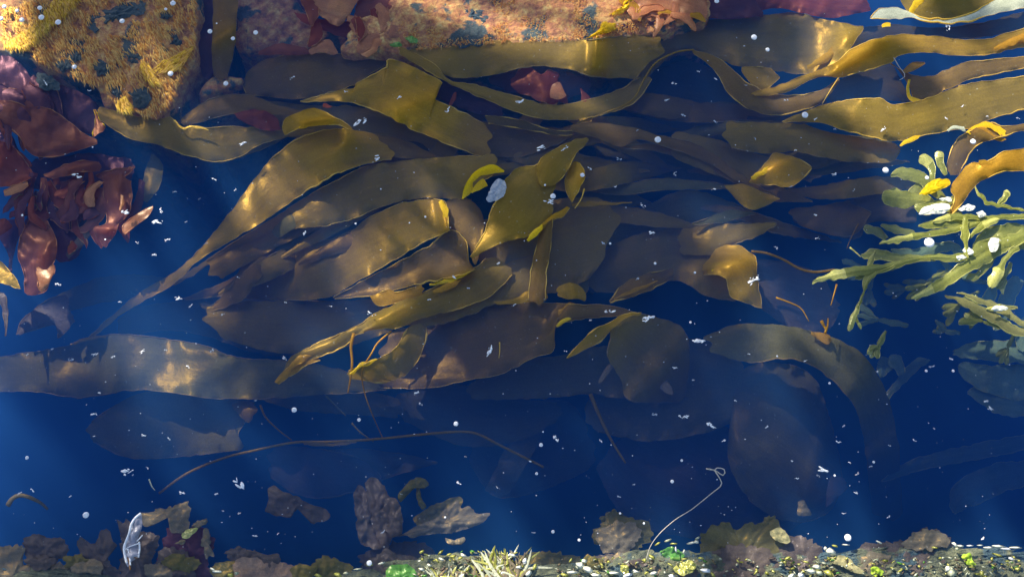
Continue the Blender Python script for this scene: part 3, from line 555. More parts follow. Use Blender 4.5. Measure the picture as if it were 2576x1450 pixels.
fold('golden folded frond', '1790,680,4 1830,676,14 1862,664,14 1888,650,5', -2.4)
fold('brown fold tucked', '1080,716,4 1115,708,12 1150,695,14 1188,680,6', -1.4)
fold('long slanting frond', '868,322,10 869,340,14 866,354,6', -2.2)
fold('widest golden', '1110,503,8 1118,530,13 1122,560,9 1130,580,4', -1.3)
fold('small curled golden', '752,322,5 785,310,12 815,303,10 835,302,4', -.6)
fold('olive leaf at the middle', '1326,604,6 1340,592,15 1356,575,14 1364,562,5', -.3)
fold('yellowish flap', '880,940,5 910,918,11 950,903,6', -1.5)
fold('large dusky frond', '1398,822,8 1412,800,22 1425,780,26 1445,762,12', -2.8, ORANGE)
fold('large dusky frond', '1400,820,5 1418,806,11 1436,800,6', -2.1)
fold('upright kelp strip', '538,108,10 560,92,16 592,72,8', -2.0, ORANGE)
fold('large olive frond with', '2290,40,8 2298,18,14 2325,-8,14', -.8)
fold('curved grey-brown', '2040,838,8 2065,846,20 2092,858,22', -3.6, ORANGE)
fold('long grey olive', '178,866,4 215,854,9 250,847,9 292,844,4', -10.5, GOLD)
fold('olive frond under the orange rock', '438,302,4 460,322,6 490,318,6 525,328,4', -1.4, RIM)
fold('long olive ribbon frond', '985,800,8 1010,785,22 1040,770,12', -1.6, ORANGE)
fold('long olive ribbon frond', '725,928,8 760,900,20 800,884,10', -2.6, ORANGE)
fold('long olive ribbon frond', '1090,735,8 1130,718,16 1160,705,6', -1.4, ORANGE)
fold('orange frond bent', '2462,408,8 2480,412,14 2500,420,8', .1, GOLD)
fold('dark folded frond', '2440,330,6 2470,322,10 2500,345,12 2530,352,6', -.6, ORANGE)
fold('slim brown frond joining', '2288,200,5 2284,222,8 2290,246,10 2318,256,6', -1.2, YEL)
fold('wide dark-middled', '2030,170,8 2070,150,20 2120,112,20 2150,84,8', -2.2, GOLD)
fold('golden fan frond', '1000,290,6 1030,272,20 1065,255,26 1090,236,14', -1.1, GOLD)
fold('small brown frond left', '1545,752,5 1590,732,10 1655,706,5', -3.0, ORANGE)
# ---- stalks
strand('long thin arched stalk spanning the open blue water', '400,1240 470,1190 560,1152 640,1132 740,1112 830,1110 940,1104 1060,1092 1150,1085 1200,1090 1250,1115 1310,1145 1368,1174', (-9, -7, -6.5, -7.5), 6.5, OLIVE, taper=False)
strand('short straight stalk sloping down to the right, alone in dark water', '1485,990 1510,1050 1540,1110 1574,1164', -8, 11, OLIVE)
strand('looped white thread trailing over the ledge', '1776,1178 1798,1182 1816,1194 1823,1192 1822,1180 1808,1176 1797,1180 1808,1198 1815,1218 1790,1240 1740,1280 1700,1305 1660,1340 1635,1375 1625,1410', (-0.3, -0.3, -1, -1.5), 3.2, THREAD, taper=True)
strand('short reddish stalk left of the arched one', '655,1018 668,1048 700,1080 734,1106', -7, 6, BROWN)
strand('orange upright stalk hanging from the split yellow tip', '890,838 883,870 886,910 882,950 875,988', (-1.5, -2, -4), 8.5, ORANGE)
strand('slim curved stalk beside the yellowish flap', '985,832 950,862 935,888 915,920 910,945 918,990 940,1050 965,1105', (-2, -1.5, -5, -9), 5, ORANGE)
strand('thin arch of kelp edge over the dark blue pocket', '1450,310 1520,285 1590,252 1620,200 1650,158 1700,132 1745,125', (-3, -2, -1.5), 5, OLIVE, taper=False)
strand('brown stalk running from golden fold to the pale wrack', '1890,632 1930,637 1975,655 2010,675 2050,684 2100,678', (-2.5, -1.8, -1.2), 7, BROWN, taper=False)
strand('curved orange stalk above the arching frond', '1952,748 1985,760 2015,775 2035,808', -1.2, 5, ORANGE)
strand('short orange stalk next to the curved one', '2105,715 2098,740 2090,768', -1.2, 5, ORANGE)
strand('thin stalk dropping from the brown pointed blade', '2160,562 2140,600 2130,625', -3, 4, BROWN)
strand('short yellow twig above the lower wrack branch', '2138,622 2150,632 2166,646', -0.8, 5, WRACKP)
strand('thin pale line stalk beside the tangle', '1470,475 1462,500 1446,524', -0.6, 4, RIM)
strand('upright pale sliver on the dusky frond', '1257,860 1257,882 1255,900', -1.2, 3.5, RIM)
strand('pale angled fibre below the narrow wavy ribbon', '2248,145 2262,168 2277,190 2262,202', -0.8, 3, THREAD)
strand('fine thread between the ribbon and the widest right frond', '2110,195 2090,225 2068,262', -1.0, 3.5, RIM)
strand('white wispy curved fibre near the bubbles on dark water', '1075,1215 1090,1222 1098,1240', -0.5, 2, THREAD) if False else None
strand('pale curved straw adrift at the shore side of the blue', '20,1270 35,1250 60,1245 100,1262 120,1280', (-3, -2, -4), 13, TAN)
strand('tiny pale stick adrift beside the brown lumps', '375,1204 382,1222 390,1232', -1, 4, PALE)
strand('dim stick drifting below the split tips', '820,995 840,1015 870,1045', -9, 5, GREY)
strand('dim stick near the end of the arched stalk', '885,1063 905,1085 940,1110', -9, 5, GREY)
# orange twigs on the arching frond
strand('small orange twig standing on the arching frond', '2075,838 2082,818 2083,800', -1, 7, ORANGE)
strand('stub of orange twig beside the arching frond', '2066,806 2072,818 2080,832', -1, 9, ORANGE)

# ------------------------------------------------------------------ red weeds at the left and along the top
RG = 'red weed fronds'
def red(label, top, bot, z, m=RED, **kw):
    kw.setdefault('ruffle', 0.35); kw.setdefault('wave', 0.4); kw.setdefault('jag', 3.5); kw.setdefault('wsc', 55); kw.setdefault('rsc', 30.); kw.setdefault('roundend', .12)
    kw.setdefault('rimm', SALM); kw.setdefault('step', 5)  # salmon margins put the lit edges of the fronds into colour
    return frond(label, top, bot, z, m, name='red_seaweed', cat='red seaweed', group=RG, **kw)
red('broad dark purple sheet below the orange rock', '-40,190 60,212 130,212 200,232 245,262 262,300', '-40,262 60,258 120,268 165,305 200,330 236,338', (-3, -3.5, -4), PURP, rim=(0, 0))
red('streaked purple-brown ribbons beside the rock corner', '-20,150 20,140 60,170 90,215', '-20,200 10,215 50,235 90,225', -2.6, PURP, rim=(0, 0))
red('broad smooth brown-pink sheet with a lit crest', '-40,250 30,255 70,268 120,272 165,300 210,335 245,352', '-40,300 20,320 50,345 75,385 130,395 190,380 245,362', (-2, -1.6, -1.8, -1.5), PINK, rimr=0.001, jag=2)
red('flared orange-rimmed flap between sheet and scalloped kelp', '236,275 238,310 232,345', '240,275 250,300 268,318', -1.0, PINK, rimm=YEL)
red('purple sheet falling into blue at the frame edge', '-40,290 10,310 30,340 50,385', '-40,400 0,420 30,430 60,400', -5, PURP, rim=(0, 0))
red('dark red sheet with a bright lower fold', '-40,340 20,360 60,400 85,440', '-40,460 10,470 50,462 80,446', (-2.2, -2.2), RED, ridges=[(15, 478, 70, 455, 10, 1.0)])
red('crumpled cream-edged scrap under the dark red sheet', '8,480 25,470 45,462 70,458', '12,492 30,490 50,482 72,466', -1.2, SALM)
red('dim purple weed between the sheets and hanging fronds', '90,400 160,392 230,385 330,400', '60,470 140,480 220,470 330,450', -6, PURP, rim=(0, 0))
red('brown curled weed with lit crest beside blue gap', '110,440 150,420 200,405 250,405', '130,450 170,440 215,430 250,432', -1.8, PINK, ridges=[(175, 425, 222, 412, 8, 0.8)])
red('long pink-brown frond curving to the left', '175,455 172,480 160,515 130,545 128,555', '215,455 190,480 185,520 175,550 135,556', (-2, -2.5, -3.5), PINK)
red('slim salmon frond bent beside the dark gap', '250,455 225,470 210,495 222,520', '262,458 242,478 238,500 238,520', (-1.5, -1.8), SALM)
red('brown frond hanging in the middle of the red cluster', '245,470 240,510 225,550 200,575 172,578', '275,480 268,530 250,560 210,585 178,582', (-2.2, -3), PINK)
red('wide pinkish frond with a folded cream tip', '258,440 262,500 268,560 238,570 240,590 262,620', '330,455 332,500 322,540 300,560 290,590 265,622', (-1.4, -2, -2.6), PINK, ridges=[(238, 572, 285, 575, 7, 0.9)])
red('pointed pink frond reaching towards the grey leaf', '240,440 290,425 340,420', '262,455 305,450 340,422', -2.4, PINK)
red('small orange-tipped frond pointing at the open water', '385,518 360,528 325,552 308,570 312,588', '385,524 372,545 345,565 320,585 314,590', (-1.2, -2), SALM, jag=1)
red('purple frond behind the orange-tipped one', '350,450 340,500 320,540 305,570', '365,460 360,510 345,540 310,575', -3.5, PURP, rim=(0, 0))
red('cream-lit sliver on the cluster', '305,490 302,505 300,528', '312,492 312,510 305,528', -0.6, SALM, rim=(0, 0))
red('brown arched frond over the small blue gap', '35,500 60,488 95,495 108,520', '45,540 65,510 85,512 105,530', -2.6, PINK, rimm=D)
red('big mauve hanging frond with an orange lit side', '75,550 50,600 45,640 60,690 62,735', '120,555 140,600 142,640 128,680 120,725 95,742', (-2.6, -1.8, -2.2, -3), PINK, ridges=[(135, 600, 110, 640, 14, 1.0)], jag=3)
red('salmon lit tip over the mauve frond foot', '95,668 110,660 138,668 136,690', '95,700 98,730 118,725 125,705', -1.4, SALM)
red('small dark red tuft at the tip of a slanting stem', '168,625 180,605 190,612', '172,640 190,632 196,620', -2, RED)
red('slanting brown stem of the red cluster', '235,540 200,590 165,640', '245,560 215,610 172,650', -3, MAUVE, rim=(0, 0))
red('dim purple frond sunk below the arched one', '0,560 30,550 60,560 40,600', '0,600 20,640 30,680 20,700', -6, PURP, rim=(0, 0))
red('magenta scrap at the frame edge beside blue water', '-30,560 10,550 32,565', '-30,600 5,592 30,572', -2.5, RED, rim=(0, 0))
red('rear purple fronds showing between the hanging ones', '120,470 180,470 240,520 200,640', '60,560 120,620 150,660 190,650', -5, PURP, rim=(0, 0))
for k in range(34):
    u = random.uniform(60, 330); v = random.uniform(425, 520); a = random.gauss(1.75, .35); l = random.uniform(60, 130); wd = random.uniform(14, 32)
    bd = random.uniform(-.5, .5)
    pts = [(u, v, wd*.5), (u+math.cos(a)*l*.5, v+math.sin(a)*l*.5, wd), (u+math.cos(a+bd)*l*.85, v+math.sin(a+bd)*l*.85, wd*.8), (u+math.cos(a+bd)*l, v+math.sin(a+bd)*l, wd*.25)]
    T, B = ribbon_edges(pts)
    red('narrow hanging frond of the red cluster', T, B, (random.uniform(-4, -1.4), random.uniform(-5, -1.6)), random.choice([RED, RED, PINK, PURP]), rimm=random.choice([SALM, PINK, RED]))
for k in range(16):
    u = random.uniform(-10, 180); v = random.uniform(230, 420); a = random.gauss(.5, .3); l = random.uniform(90, 160); wd = random.uniform(25, 50)
    T, B = ribbon_edges([(u-60, v-30, wd*.6), (u-60+math.cos(a)*l*.5, v-30+math.sin(a)*l*.5, wd), (u-60+math.cos(a+.3)*l, v-30+math.sin(a+.3)*l, wd*.3)])
    red('maroon frond layered over the broad red sheets', T, B, random.uniform(-3.2, -1.4), random.choice([RED, PURP, PINK]), rimm=random.choice([SALM, PINK]))
for k in range(14):
    u = random.uniform(760, 1010); v = random.uniform(-10, 95); a = random.gauss(1.3, .7); l = random.uniform(40, 80); wd = random.uniform(20, 40)
    T, B = ribbon_edges([(u, v, wd*.6), (u+math.cos(a)*l*.5, v+math.sin(a)*l*.5, wd), (u+math.cos(a+.3)*l, v+math.sin(a+.3)*l, wd*.3)])
    red('rust red frond in the tuft over the rock foot', T, B, random.uniform(-2.4, -1.0), random.choice([RED, PINK, SALM]), rimm=SALM)
for k in range(12):
    u = random.uniform(1560, 1760); v = random.uniform(-10, 40); a = random.gauss(.4, .6); l = random.uniform(40, 90); wd = random.uniform(14, 30)
    T, B = ribbon_edges([(u, v, wd*.6), (u+math.cos(a)*l*.5, v+math.sin(a)*l*.5, wd), (u+math.cos(a+.3)*l, v+math.sin(a+.3)*l, wd*.3)])
    red('glowing orange frond heaped on the corner of the crusted rock', T, B, random.uniform(-1.2, -.4), random.choice([SALM, ORANGE, RED]), rimm=SALM)
# top tufts
red('broad orange-pink sheet at the top between rocks', '745,-60 850,-70 930,-50 900,-10 888,18', '760,15 800,42 850,62 870,50 892,20', -1.8, SALM, jag=6)
red('dark red sheet under the broad orange-pink one', '740,30 800,45 870,55 950,40 1000,60', '760,55 820,80 880,95 960,90 1010,70', -3.5, RED, rim=(0, 0))
red('brown-red sheet at the top next to the crusted rock', '900,0 960,-40 1040,-40 1060,0', '900,60 950,70 1020,60 1060,30', -2.6, PINK, rim=(0, 0))
red('salmon ruffled tuft hanging by the rock foot', '930,60 970,50 1000,55 1010,80', '900,130 925,138 960,110 1000,95', -2.0, SALM)
red('cream wormlike tuft above the long wide frond', '905,134 930,122 940,100 955,98', '925,145 945,128 955,112 962,100', -1.0, SALM)
red('pink scrap lying before the upright strip', '775,125 800,105 830,100 850,130', '780,138 810,132 840,138 850,134', -2.2, SALM, rim=(0, 0))
red('pink scrap under the dark notch near low rock', '650,130 700,110 760,118 780,130', '650,138 700,138 760,138 780,136', -2.6, PINK, rim=(0, 0))
red('crimson tuft seen through the gap in the kelp', '1285,195 1320,168 1370,180 1405,182 1400,215 1420,235', '1300,230 1340,248 1380,262 1430,260', (-4, -3, -3.6), RED, jag=8)
red('bright pink fold on the crimson tuft', '1388,215 1402,205 1412,212 1422,235', '1385,245 1400,250 1415,248 1425,240', -2.4, SALM, rim=(0, 0))
red('crimson pointed scrap right of the tuft', '1458,222 1462,235 1462,255', '1462,222 1480,240 1492,250', -3, RED, rim=(0, 0))
red('dark maroon weed deep in the kelp gap', '1230,195 1300,165 1400,175 1480,195', '1240,215 1300,235 1400,250 1480,230', -7, PURP, rim=(0, 0))
red('dark maroon weed in the dark slot below the fan', '1080,210 1130,208 1200,235 1260,262', '1090,235 1130,262 1200,285 1260,300', -6, PURP, rim=(0, 0))
red('tiny red sprig in the dark slot', '1130,265 1140,240 1146,232', '1134,268 1146,252 1150,234', -2.5, RED, rim=(0, 0))
red('red leaf beneath the small curled golden frond', '590,285 640,275 690,290 705,320', '600,300 640,320 680,330 706,326', -3.2, RED, rim=(0, 0))
red('red scrap floating between fan and curl', '812,262 822,260 835,268', '812,270 825,272 836,270', -1.2, RED, rim=(0, 0))
red('large wine-red mass at the top right of the rock', '1780,-60 1900,-80 2050,-80 2160,-40 2180,0', '1770,45 1850,48 1950,20 2080,45 2190,28', -4, RED, jag=3, rim=(0, 0))
red('purple sheet between wine mass and orange rock', '1765,-40 1850,-50 1900,0 1920,30', '1765,45 1810,48 1860,48 1920,40', -2.8, PURP, rim=(0, 0))
red('orange crumpled sheet over the corner of the crusted rock', '1600,-60 1700,-60 1760,-30 1779,12', '1560,30 1640,42 1700,46 1775,44', -1.2, SALM, jag=6)
red('purple shaded fold under the orange crumpled sheet', '1580,50 1620,38 1690,40', '1560,70 1620,66 1680,58', -1.8, PURP, rim=(0, 0))
red('cream folded tongue by the yellow sponge streak', '1588,45 1600,32 1632,24', '1592,52 1610,46 1634,28', -0.6, SALM, rim=(0, 0))
red('dim dark weed between strip and orange-pink sheet', '610,-40 680,-60 760,-40', '620,60 690,100 780,70', -8, PURP, rim=(0, 0))
red('dark weed against the left side of the upright strip', '485,-60 520,-60 538,-40 536,80', '486,120 500,160 520,200 536,190', -5, PURP, rim=(0, 0))
# yellow sponge shapes: sun streaks on the rock put into added colour
def sunpatch(label, out, z, m=YEL): return blob(label, out, z, m, 'yellow_sunpatch', 'sunpatch', 'yellow sponge shapes added on the rocks', dome=1.0, crinkle=0.5, csc=9, edge=7, part='crust', rings=10)
SUN_STREAKS = [('bright yellow fibres added as a long sun streak over the orange rock', '8,112 25,118 60,115 95,88 130,55 165,30 200,-20 150,-20 115,20 85,60 45,85', 1500, 1.15), ('yellow fibres added as a sun streak at the corner of the orange rock nearest the upright strip', '490,115 478,140 455,170 420,180 395,172 410,150 440,140 470,122', 700, 2.5), ('yellow fibres added as a sun patch in a tongue at the middle of the orange rock', '355,150 372,160 390,190 400,205 375,208 360,190 350,170', 350, 1.0), ('yellow-orange fibres added as a sun patch near the lower end of the orange rock', '300,245 315,240 330,265 320,278 300,275 290,262', 250, 1.1)]
sunpatch('yellow sponge leaf added at the foot of the crusted rock', '1472,97 1495,85 1510,65 1520,58 1545,58 1550,72 1530,85 1500,90', -1.2)
sunpatch('yellow sponge streak added above the sponge leaf', '1530,38 1560,20 1575,-10 1600,-20 1590,10 1570,30 1550,38', -1.2)
# green scraps
def lettuce(label, out, z, m=GREEN): return blob(label, out, z, m, 'sea_lettuce', 'green seaweed', 'green lettuce scraps', dome=0.3, crinkle=0.5, csc=14, edge=3, rings=7)
lettuce('green leaf on the pink rock above the long wide frond', '1018,95 1035,90 1050,98 1045,108 1030,106', -1.4)
lettuce('light green leaf touching the end of the wavy frond', '980,112 1000,106 1010,115 1000,120 985,118', -1.4)
# dark stones bedded in the orange rock
def stone(label, out, z=-1.6):
    SEED[0] += 1.9
    o = blob(label, out, z, STONE, 'dark_stone', 'stone', 'dark stones bedded in the orange rock', dome=0.25, crinkle=0.3, csc=8, edge=6, rings=9, part='face', petal=0)
STONE = rock_mat('dark_teal_stone', [(0.3, (.035, .055, .055)), (0.55, (.06, .09, .085)), (0.75, (.12, .15, .12))], (.04, .06, .055))
for lb, out in [
    ('large dark stone near the top of the rock, widest', '215,45 245,28 290,20 310,5 360,5 362,30 340,42 300,48 270,65 245,75 240,85 225,70'),
    ('small dark oval stone under two bubbles', '398,35 410,28 430,32 430,45 412,48 400,44'),
    ('round dark stone beside a bubble, middle left of rock', '176,130 188,124 202,132 204,148 190,156 178,148'),
    ('dark round stone with a pale scrap on its edge', '230,165 245,152 262,155 275,170 272,188 250,190 238,180'),
    ('dark stone near the middle of the orange crust', '315,140 335,130 352,140 350,155 335,162 320,152'),
    ('dark crescent stone close to the yellow corner', '420,72 440,78 446,95 460,105 455,116 425,114 440,104 425,88'),
    ('big dark stone at the lower tip of the rock', '322,235 335,215 360,212 375,225 380,250 365,270 345,272 330,255'),
    ('dark narrow stone left of the lower tip', '270,212 295,212 305,235 300,248 285,236 272,225'),
    ('dull dark stone at the left foot of the rock', '95,182 115,182 145,205 150,225 110,228 90,205'),
    ('dull green stone left of the middle bubble', '140,160 160,150 180,155 178,172 160,180 145,175')]:
    stone(lb, out)
for lb, out in [('dark speckled stone patch on the top crusted rock', '1110,40 1130,15 1180,12 1230,22 1258,45 1240,62 1180,68 1140,58'), ('dark patch of stone at the very top of the crusted rock', '1290,0 1320,-10 1370,-10 1385,8 1350,18 1310,14')]:
    stone(lb, out, -2.2)

STONES = [(290,45,42),(235,70,22),(345,22,28),(414,39,16),(190,140,15),(250,172,20),(333,146,20),(442,95,18),(350,245,32),(288,230,16),(120,205,24),(160,165,20),(1185,42,60),(1340,4,40)]
# fibrous turf over the orange rocks
def turf(label, region, n, ang, m, z, ln=(8, 22), spread=0.5, name='algal_turf', holes=True):
    reg = parse(region); us = [p[0] for p in reg]; vs_ = [p[1] for p in reg]
    def inside(u, v):
        c = False; j = len(reg)-1
        for i in range(len(reg)):
            if (reg[i][1] > v) != (reg[j][1] > v) and u < (reg[j][0]-reg[i][0])*(v-reg[i][1])/(reg[j][1]-reg[i][1])+reg[i][0]: c = not c
            j = i
        return c
    V, F = [], []; k = 0
    while k < n:
        u = random.uniform(min(us), max(us)); v = random.uniform(min(vs_), max(vs_))
        if not inside(u, v) or (holes and (nz(u/30, v/30, 77)+random.gauss(0, .22) < -0.05 or any(math.hypot(u-a, v-b) < q for a, b, q in STONES))): continue
        k += 1
        a = ang + random.gauss(0, spread)+0.3*nz(u/80, v/80, 2); l = random.uniform(*ln); wd = random.uniform(0.6, 1.5)
        du, dv = math.cos(a), math.sin(a)
        zz = z + random.uniform(-.25, .2)
        b = len(V)
        for (s, h, ww) in ((0, -.05, wd*.6), (.45, .16, wd*.7), (1, .02, wd*.15)):
            for sg in (-1, 1):
                V.append(P(u+du*l*s-dv*ww*sg, v+dv*l*s+du*ww*sg, zz+h))
        F += [(b, b+1, b+3, b+2), (b+2, b+3, b+5, b+4)]
    o = link_mesh(name, V, F, m); tag(o, label, 'algal turf', kind='stuff')
TURF1 = weed_mat('cream_turf', [(.60, .30, .08), (.82, .50, .14), (.92, .70, .26)], (.8, .6, .2), .3, .12)
TURF2 = weed_mat('rust_turf', [(.50, .16, .04), (.72, .27, .05), (.84, .38, .07)], (.7, .35, .1), .3, .12)
rl = '0,20 150,-30 490,-30 488,120 450,200 420,260 385,292 300,265 240,215 150,180 60,130 0,100'
turf('cream fibres of turf combed over the orange rock', rl, 3200, 1.1, TURF1, -1.35, ln=(7, 20), spread=.22)
turf('rusty fibres of turf combed over the orange rock', rl, 3600, 1.0, TURF2, -1.5, ln=(7, 20), spread=.25)
SUNT = weed_mat('sun_streak_turf', [(.86, .50, .04), (.94, .66, .07), (.96, .82, .2)], (.9, .6, .05), .3, .12)
for lb, rg, n_, an_ in SUN_STREAKS:  # bright fibres laid as sun streaks, the light put into their colour
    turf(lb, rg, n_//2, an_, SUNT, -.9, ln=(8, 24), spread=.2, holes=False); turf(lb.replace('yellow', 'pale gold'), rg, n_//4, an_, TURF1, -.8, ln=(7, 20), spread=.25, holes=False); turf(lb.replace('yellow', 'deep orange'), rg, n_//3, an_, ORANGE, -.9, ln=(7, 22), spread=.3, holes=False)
rr = '1060,-30 1780,-30 1760,30 1640,70 1500,95 1250,108 1180,112 1050,125 1000,80'
turf('cream crumbs of turf on the rock by the long wide frond', rr, 3000, 2.8, TURF1, -1.7, ln=(3, 9), spread=1.2)
turf('rusty crumbs of turf on the rock by the long wide frond', rr, 4200, 2.8, TURF2, -1.8, ln=(3, 9), spread=1.2)
# ------------------------------------------------------------------ wrack (forked, ribbed fronds) on the right
WS = .8
def wrack(label, branches, z, base=WRACK, tips=WRACKP, group='forked wrack fronds'):
    """branches: (centre line u,v,w ; bright tip?) each a part of one plant"""
    Vs = []; built = []
    for pts, tip, dz in branches:
        SEED[0] += 1.3
        pts = [(a_, b_, c_*WS) for a_, b_, c_ in parse(pts)]
        T, B = ribbon_edges(pts)
        V, F, UV, e1, e2 = sheet(T, B, z+dz, seed=SEED[0], bulge=0.1, wave=0.5, ruffle=0.4, jag=6, step=5, wsc=60, roundend=.1)
        nt_ = len(V)//len(e1)-1
        for i in range(len(e1)):            # raised midrib
            for j in range(nt_+1): V[i*(nt_+1)+j] += Vector((0, 0, 0.0016*math.exp(-((j/nt_-.5)/.13)**2)))
        built.append((V, F, UV, tip)); Vs += V
    r = root('wrack_plant', sum(Vs, Vector())/len(Vs), label, 'wrack', group)
    for V, F, UV, tip in built:
        n = len(V); b = link_mesh('branch', V, F, base, r, UV)
        pr = 1
        while pr < n and abs(UV[pr][0]-UV[0][0]) < 1e-9: pr += 1
        for o_ in (0, pr-1):
            tv, tf = tube([V[i*pr+o_] for i in range(n//pr)], lambda a: .0007*max(.1, .4+1.8*nz(a*5, V[0].x*40)), 5); link_mesh('margin', tv, tf, tips, r)
        if tip:
            # the lighter swollen tip, a piece of its own over the last part of the branch
            k = int(n*0.62); c = V[k:]
            per = 1
            while per < n and abs(UV[per][0]-UV[0][0]) < 1e-9: per += 1
            rows = n//per; k0 = int(rows*(1-tip))
            tv, uv = [], []
            for i in range(k0, rows):
                a = (i-k0)/max(1, rows-1-k0); mid = V[i*per+per//2]
                for j in range(per):
                    p = V[i*per+j]; q = j/(per-1)
                    tv.append(mid+(p-mid)*1.02+Vector((0, 0, 0.0005+0.0006*(1-(2*q-1)**2)*math.sin(math.pi*min(1, a+.12))))); uv.append(UV[i*per+j])
            R_ = rows-k0
            tf = [(i*per+j, i*per+j+1, (i+1)*per+j+1, (i+1)*per+j) for i in range(R_-1) for j in range(per-1)]
            t = link_mesh('swollen_tip', tv, tf, tips, r, uv); t.parent = b
            b.location = (0, 0, 0)
    return r
wrack('largest pale green wrack branching across the right side, long arm pointing left', [
    ('2640,560,26 2560,600,40 2480,622,46 2420,648,26 2350,646,15 2290,655,16 2230,672,24 2150,682,32 2090,694,36 2045,706,24', .14, 0),
    ('2290,656,8 2215,678,14 2185,700,22 2172,728,26', 0, -.3),
    ('2250,668,6 2190,700,8 2165,755,7 2150,790,16 2136,832,22', .30, .3),
    ('2152,790,10 2158,812,9 2164,828,9', .5, .2),
    ('2540,610,34 2480,645,40 2425,675,38 2370,712,34 2335,732,26 2293,752,20', .22, .1),
    ('2560,620,20 2530,650,20 2508,690,34 2492,722,40', .45, .2),
    ('2640,595,70 2560,595,80 2490,600,70 2450,625,30', 0, -.2),
    ('2350,648,10 2270,650,28 2200,640,30 2165,640,20', 0, -1.2),
    ('2500,640,22 2460,690,26 2430,700,18', 0, -.8)], -1.0)
wrack('bright wrack spray with narrow glossy arms above the largest one', [
    ('2640,540,16 2560,545,16 2500,548,18 2440,568,16 2380,582,18 2310,592,20 2250,604,20 2212,614,26', .2, .2),
    ('2576,530,10 2500,515,10 2470,495,10 2452,468,8', 0, .5),
    ('2510,515,6 2525,500,14 2535,480,34', .3, .1),
    ('2500,548,14 2440,555,26 2370,562,28 2310,568,16', 0, .0),
    ('2470,545,12 2400,545,20 2345,558,12', .4, .4),
    ('2430,545,12 2427,580,26 2430,625,12 2434,650,6', 0, .9),
    ('2432,600,8 2470,570,20 2515,550,16', .5, .5),
    ('2300,590,16 2250,575,24 2215,565,14', 0, -2.4),
    ('2230,600,10 2210,585,26 2172,572,22', 0, -3.0)], -0.8)
wrack('rounded olive wrack tips clustered left of the orange bent frond', [
    ('2420,540,12 2370,520,20 2320,505,34 2270,500,56 2218,495,58', .0, -.6),
    ('2400,520,14 2350,480,30 2320,450,38 2270,435,36 2240,440,26', 0, -1.0),
    ('2350,480,14 2345,430,24 2330,405,34 2312,395,34', .35, -.3),
    ('2380,440,14 2365,410,22 2362,382,34', .35, -.2),
    ('2400,500,10 2360,515,30 2330,525,40 2300,520,20', 0, -.2),
    ('2330,440,20 2310,470,30 2290,500,40', 0, -1.4)], -1.2)
wrack('two-pronged dark wrack frond entering low from the side', [
    ('2640,850,20 2560,832,28 2510,805,32 2450,772,30 2410,752,20 2376,742,8', 0, 0),
    ('2600,830,14 2545,795,20 2490,765,22 2440,745,14 2408,737,8', 0, .3),
    ('2560,775,10 2520,772,16 2480,778,14', .5, .2)], -1.5, base=weed_mat('dark_wrack', [(.16, .16, .06), (.24, .23, .08), (.32, .30, .10)], (.5, .5, .1), .25, .15))
wrack('dim teal wrack sunk deep near the frame edge', [
    ('2640,900,60 2560,885,70 2480,880,60 2400,885,40', 0, 0),
    ('2640,950,80 2560,960,110 2480,950,80 2410,920,50', 0, -1),
    ('2620,1000,100 2540,1010,90 2470,990,60 2435,985,40', 0, -2),
    ('2576,880,40 2576,830,50 2600,800,50', 0, 1)], -9, base=WRACKD)
wrack('faint teal wrack fan sunk in dark water left of the dim one', [
    ('2270,940,20 2255,910,40 2235,900,36', 0, 0), ('2240,930,30 2225,915,46 2215,950,20', 0, -1), ('2200,1040,14 2290,930,30 2340,905,40', 0, -2)], -12, base=WRACKD)
wrack('faint blue-green wrack blur deepest on the right', [
    ('2640,1180,60 2520,1200,90 2430,1240,90 2400,1290,50', 0, 0), ('2640,1100,40 2480,1130,50 2300,1170,40 2220,1210,20', 0, 1)], -22, base=WRACKD)
wrack('grey green wrack blades hidden behind the long arm', [
    ('2430,700,20 2400,620,30 2300,640,36 2240,630,26', 0, 0), ('2500,720,30 2480,760,40 2440,800,30', 0, -2), ('2560,700,40 2530,760,50 2500,830,40', 0, -3)], -5, base=WRACKD)
for k in range(15):
    u = random.uniform(2180, 2560); v = random.uniform(560, 900); a = random.choice([2.6, 2.9, 3.3, 1.9, 2.2])+random.gauss(0, .2); l = random.uniform(60, 130)
    e = (u+math.cos(a)*l*.6, v+math.sin(a)*l*.6); br = [([(u, v, 8), (u+math.cos(a)*l*.3, v+math.sin(a)*l*.3, 18), (e[0], e[1], 14)], 0, 0)]
    for d in (-.35, .1, .5):
        l2 = l*random.uniform(.35, .6); br.append(([(e[0], e[1], 9), (e[0]+math.cos(a+d)*l2*.6, e[1]+math.sin(a+d)*l2*.6, 17), (e[0]+math.cos(a+d)*l2, e[1]+math.sin(a+d)*l2, 13)], random.choice([0, .3]), random.uniform(-.3, .3)))
    z = random.choice([-2, -3.5, -5, -8, -11])
    wrack('small forked wrack frond among the larger sprays', br, z, base=WRACK if z > -6 else WRACKD, tips=WRACKP if z > -3 else WRACK)
def scrap(label, out, z, m=FLAKE, name='wet_flake', cat='flake', dome=.35, group='bright wet flakes among the wrack'):
    return blob(label, out, z, m, name, cat, group, dome=dome*.5, crinkle=0.22, csc=10, edge=3, rings=7, part='film')
scrap('white flake standing for a wet highlight at the tip of the bent orange frond', '2312,538 2325,520 2355,512 2385,512 2390,525 2370,537 2335,540', -0.1, SCALE_PALE)  # highlight on the wrack put into the white of this piece
scrap('yellow crumpled flake touching the bent orange frond', '2312,488 2330,465 2355,450 2385,452 2388,465 2360,480 2330,490', -0.1, YEL, 'yellow_flake')
scrap('pale wet flake right of the orange frond tip', '2412,525 2430,514 2452,518 2445,528 2420,530', -0.1, SCALE_PALE)
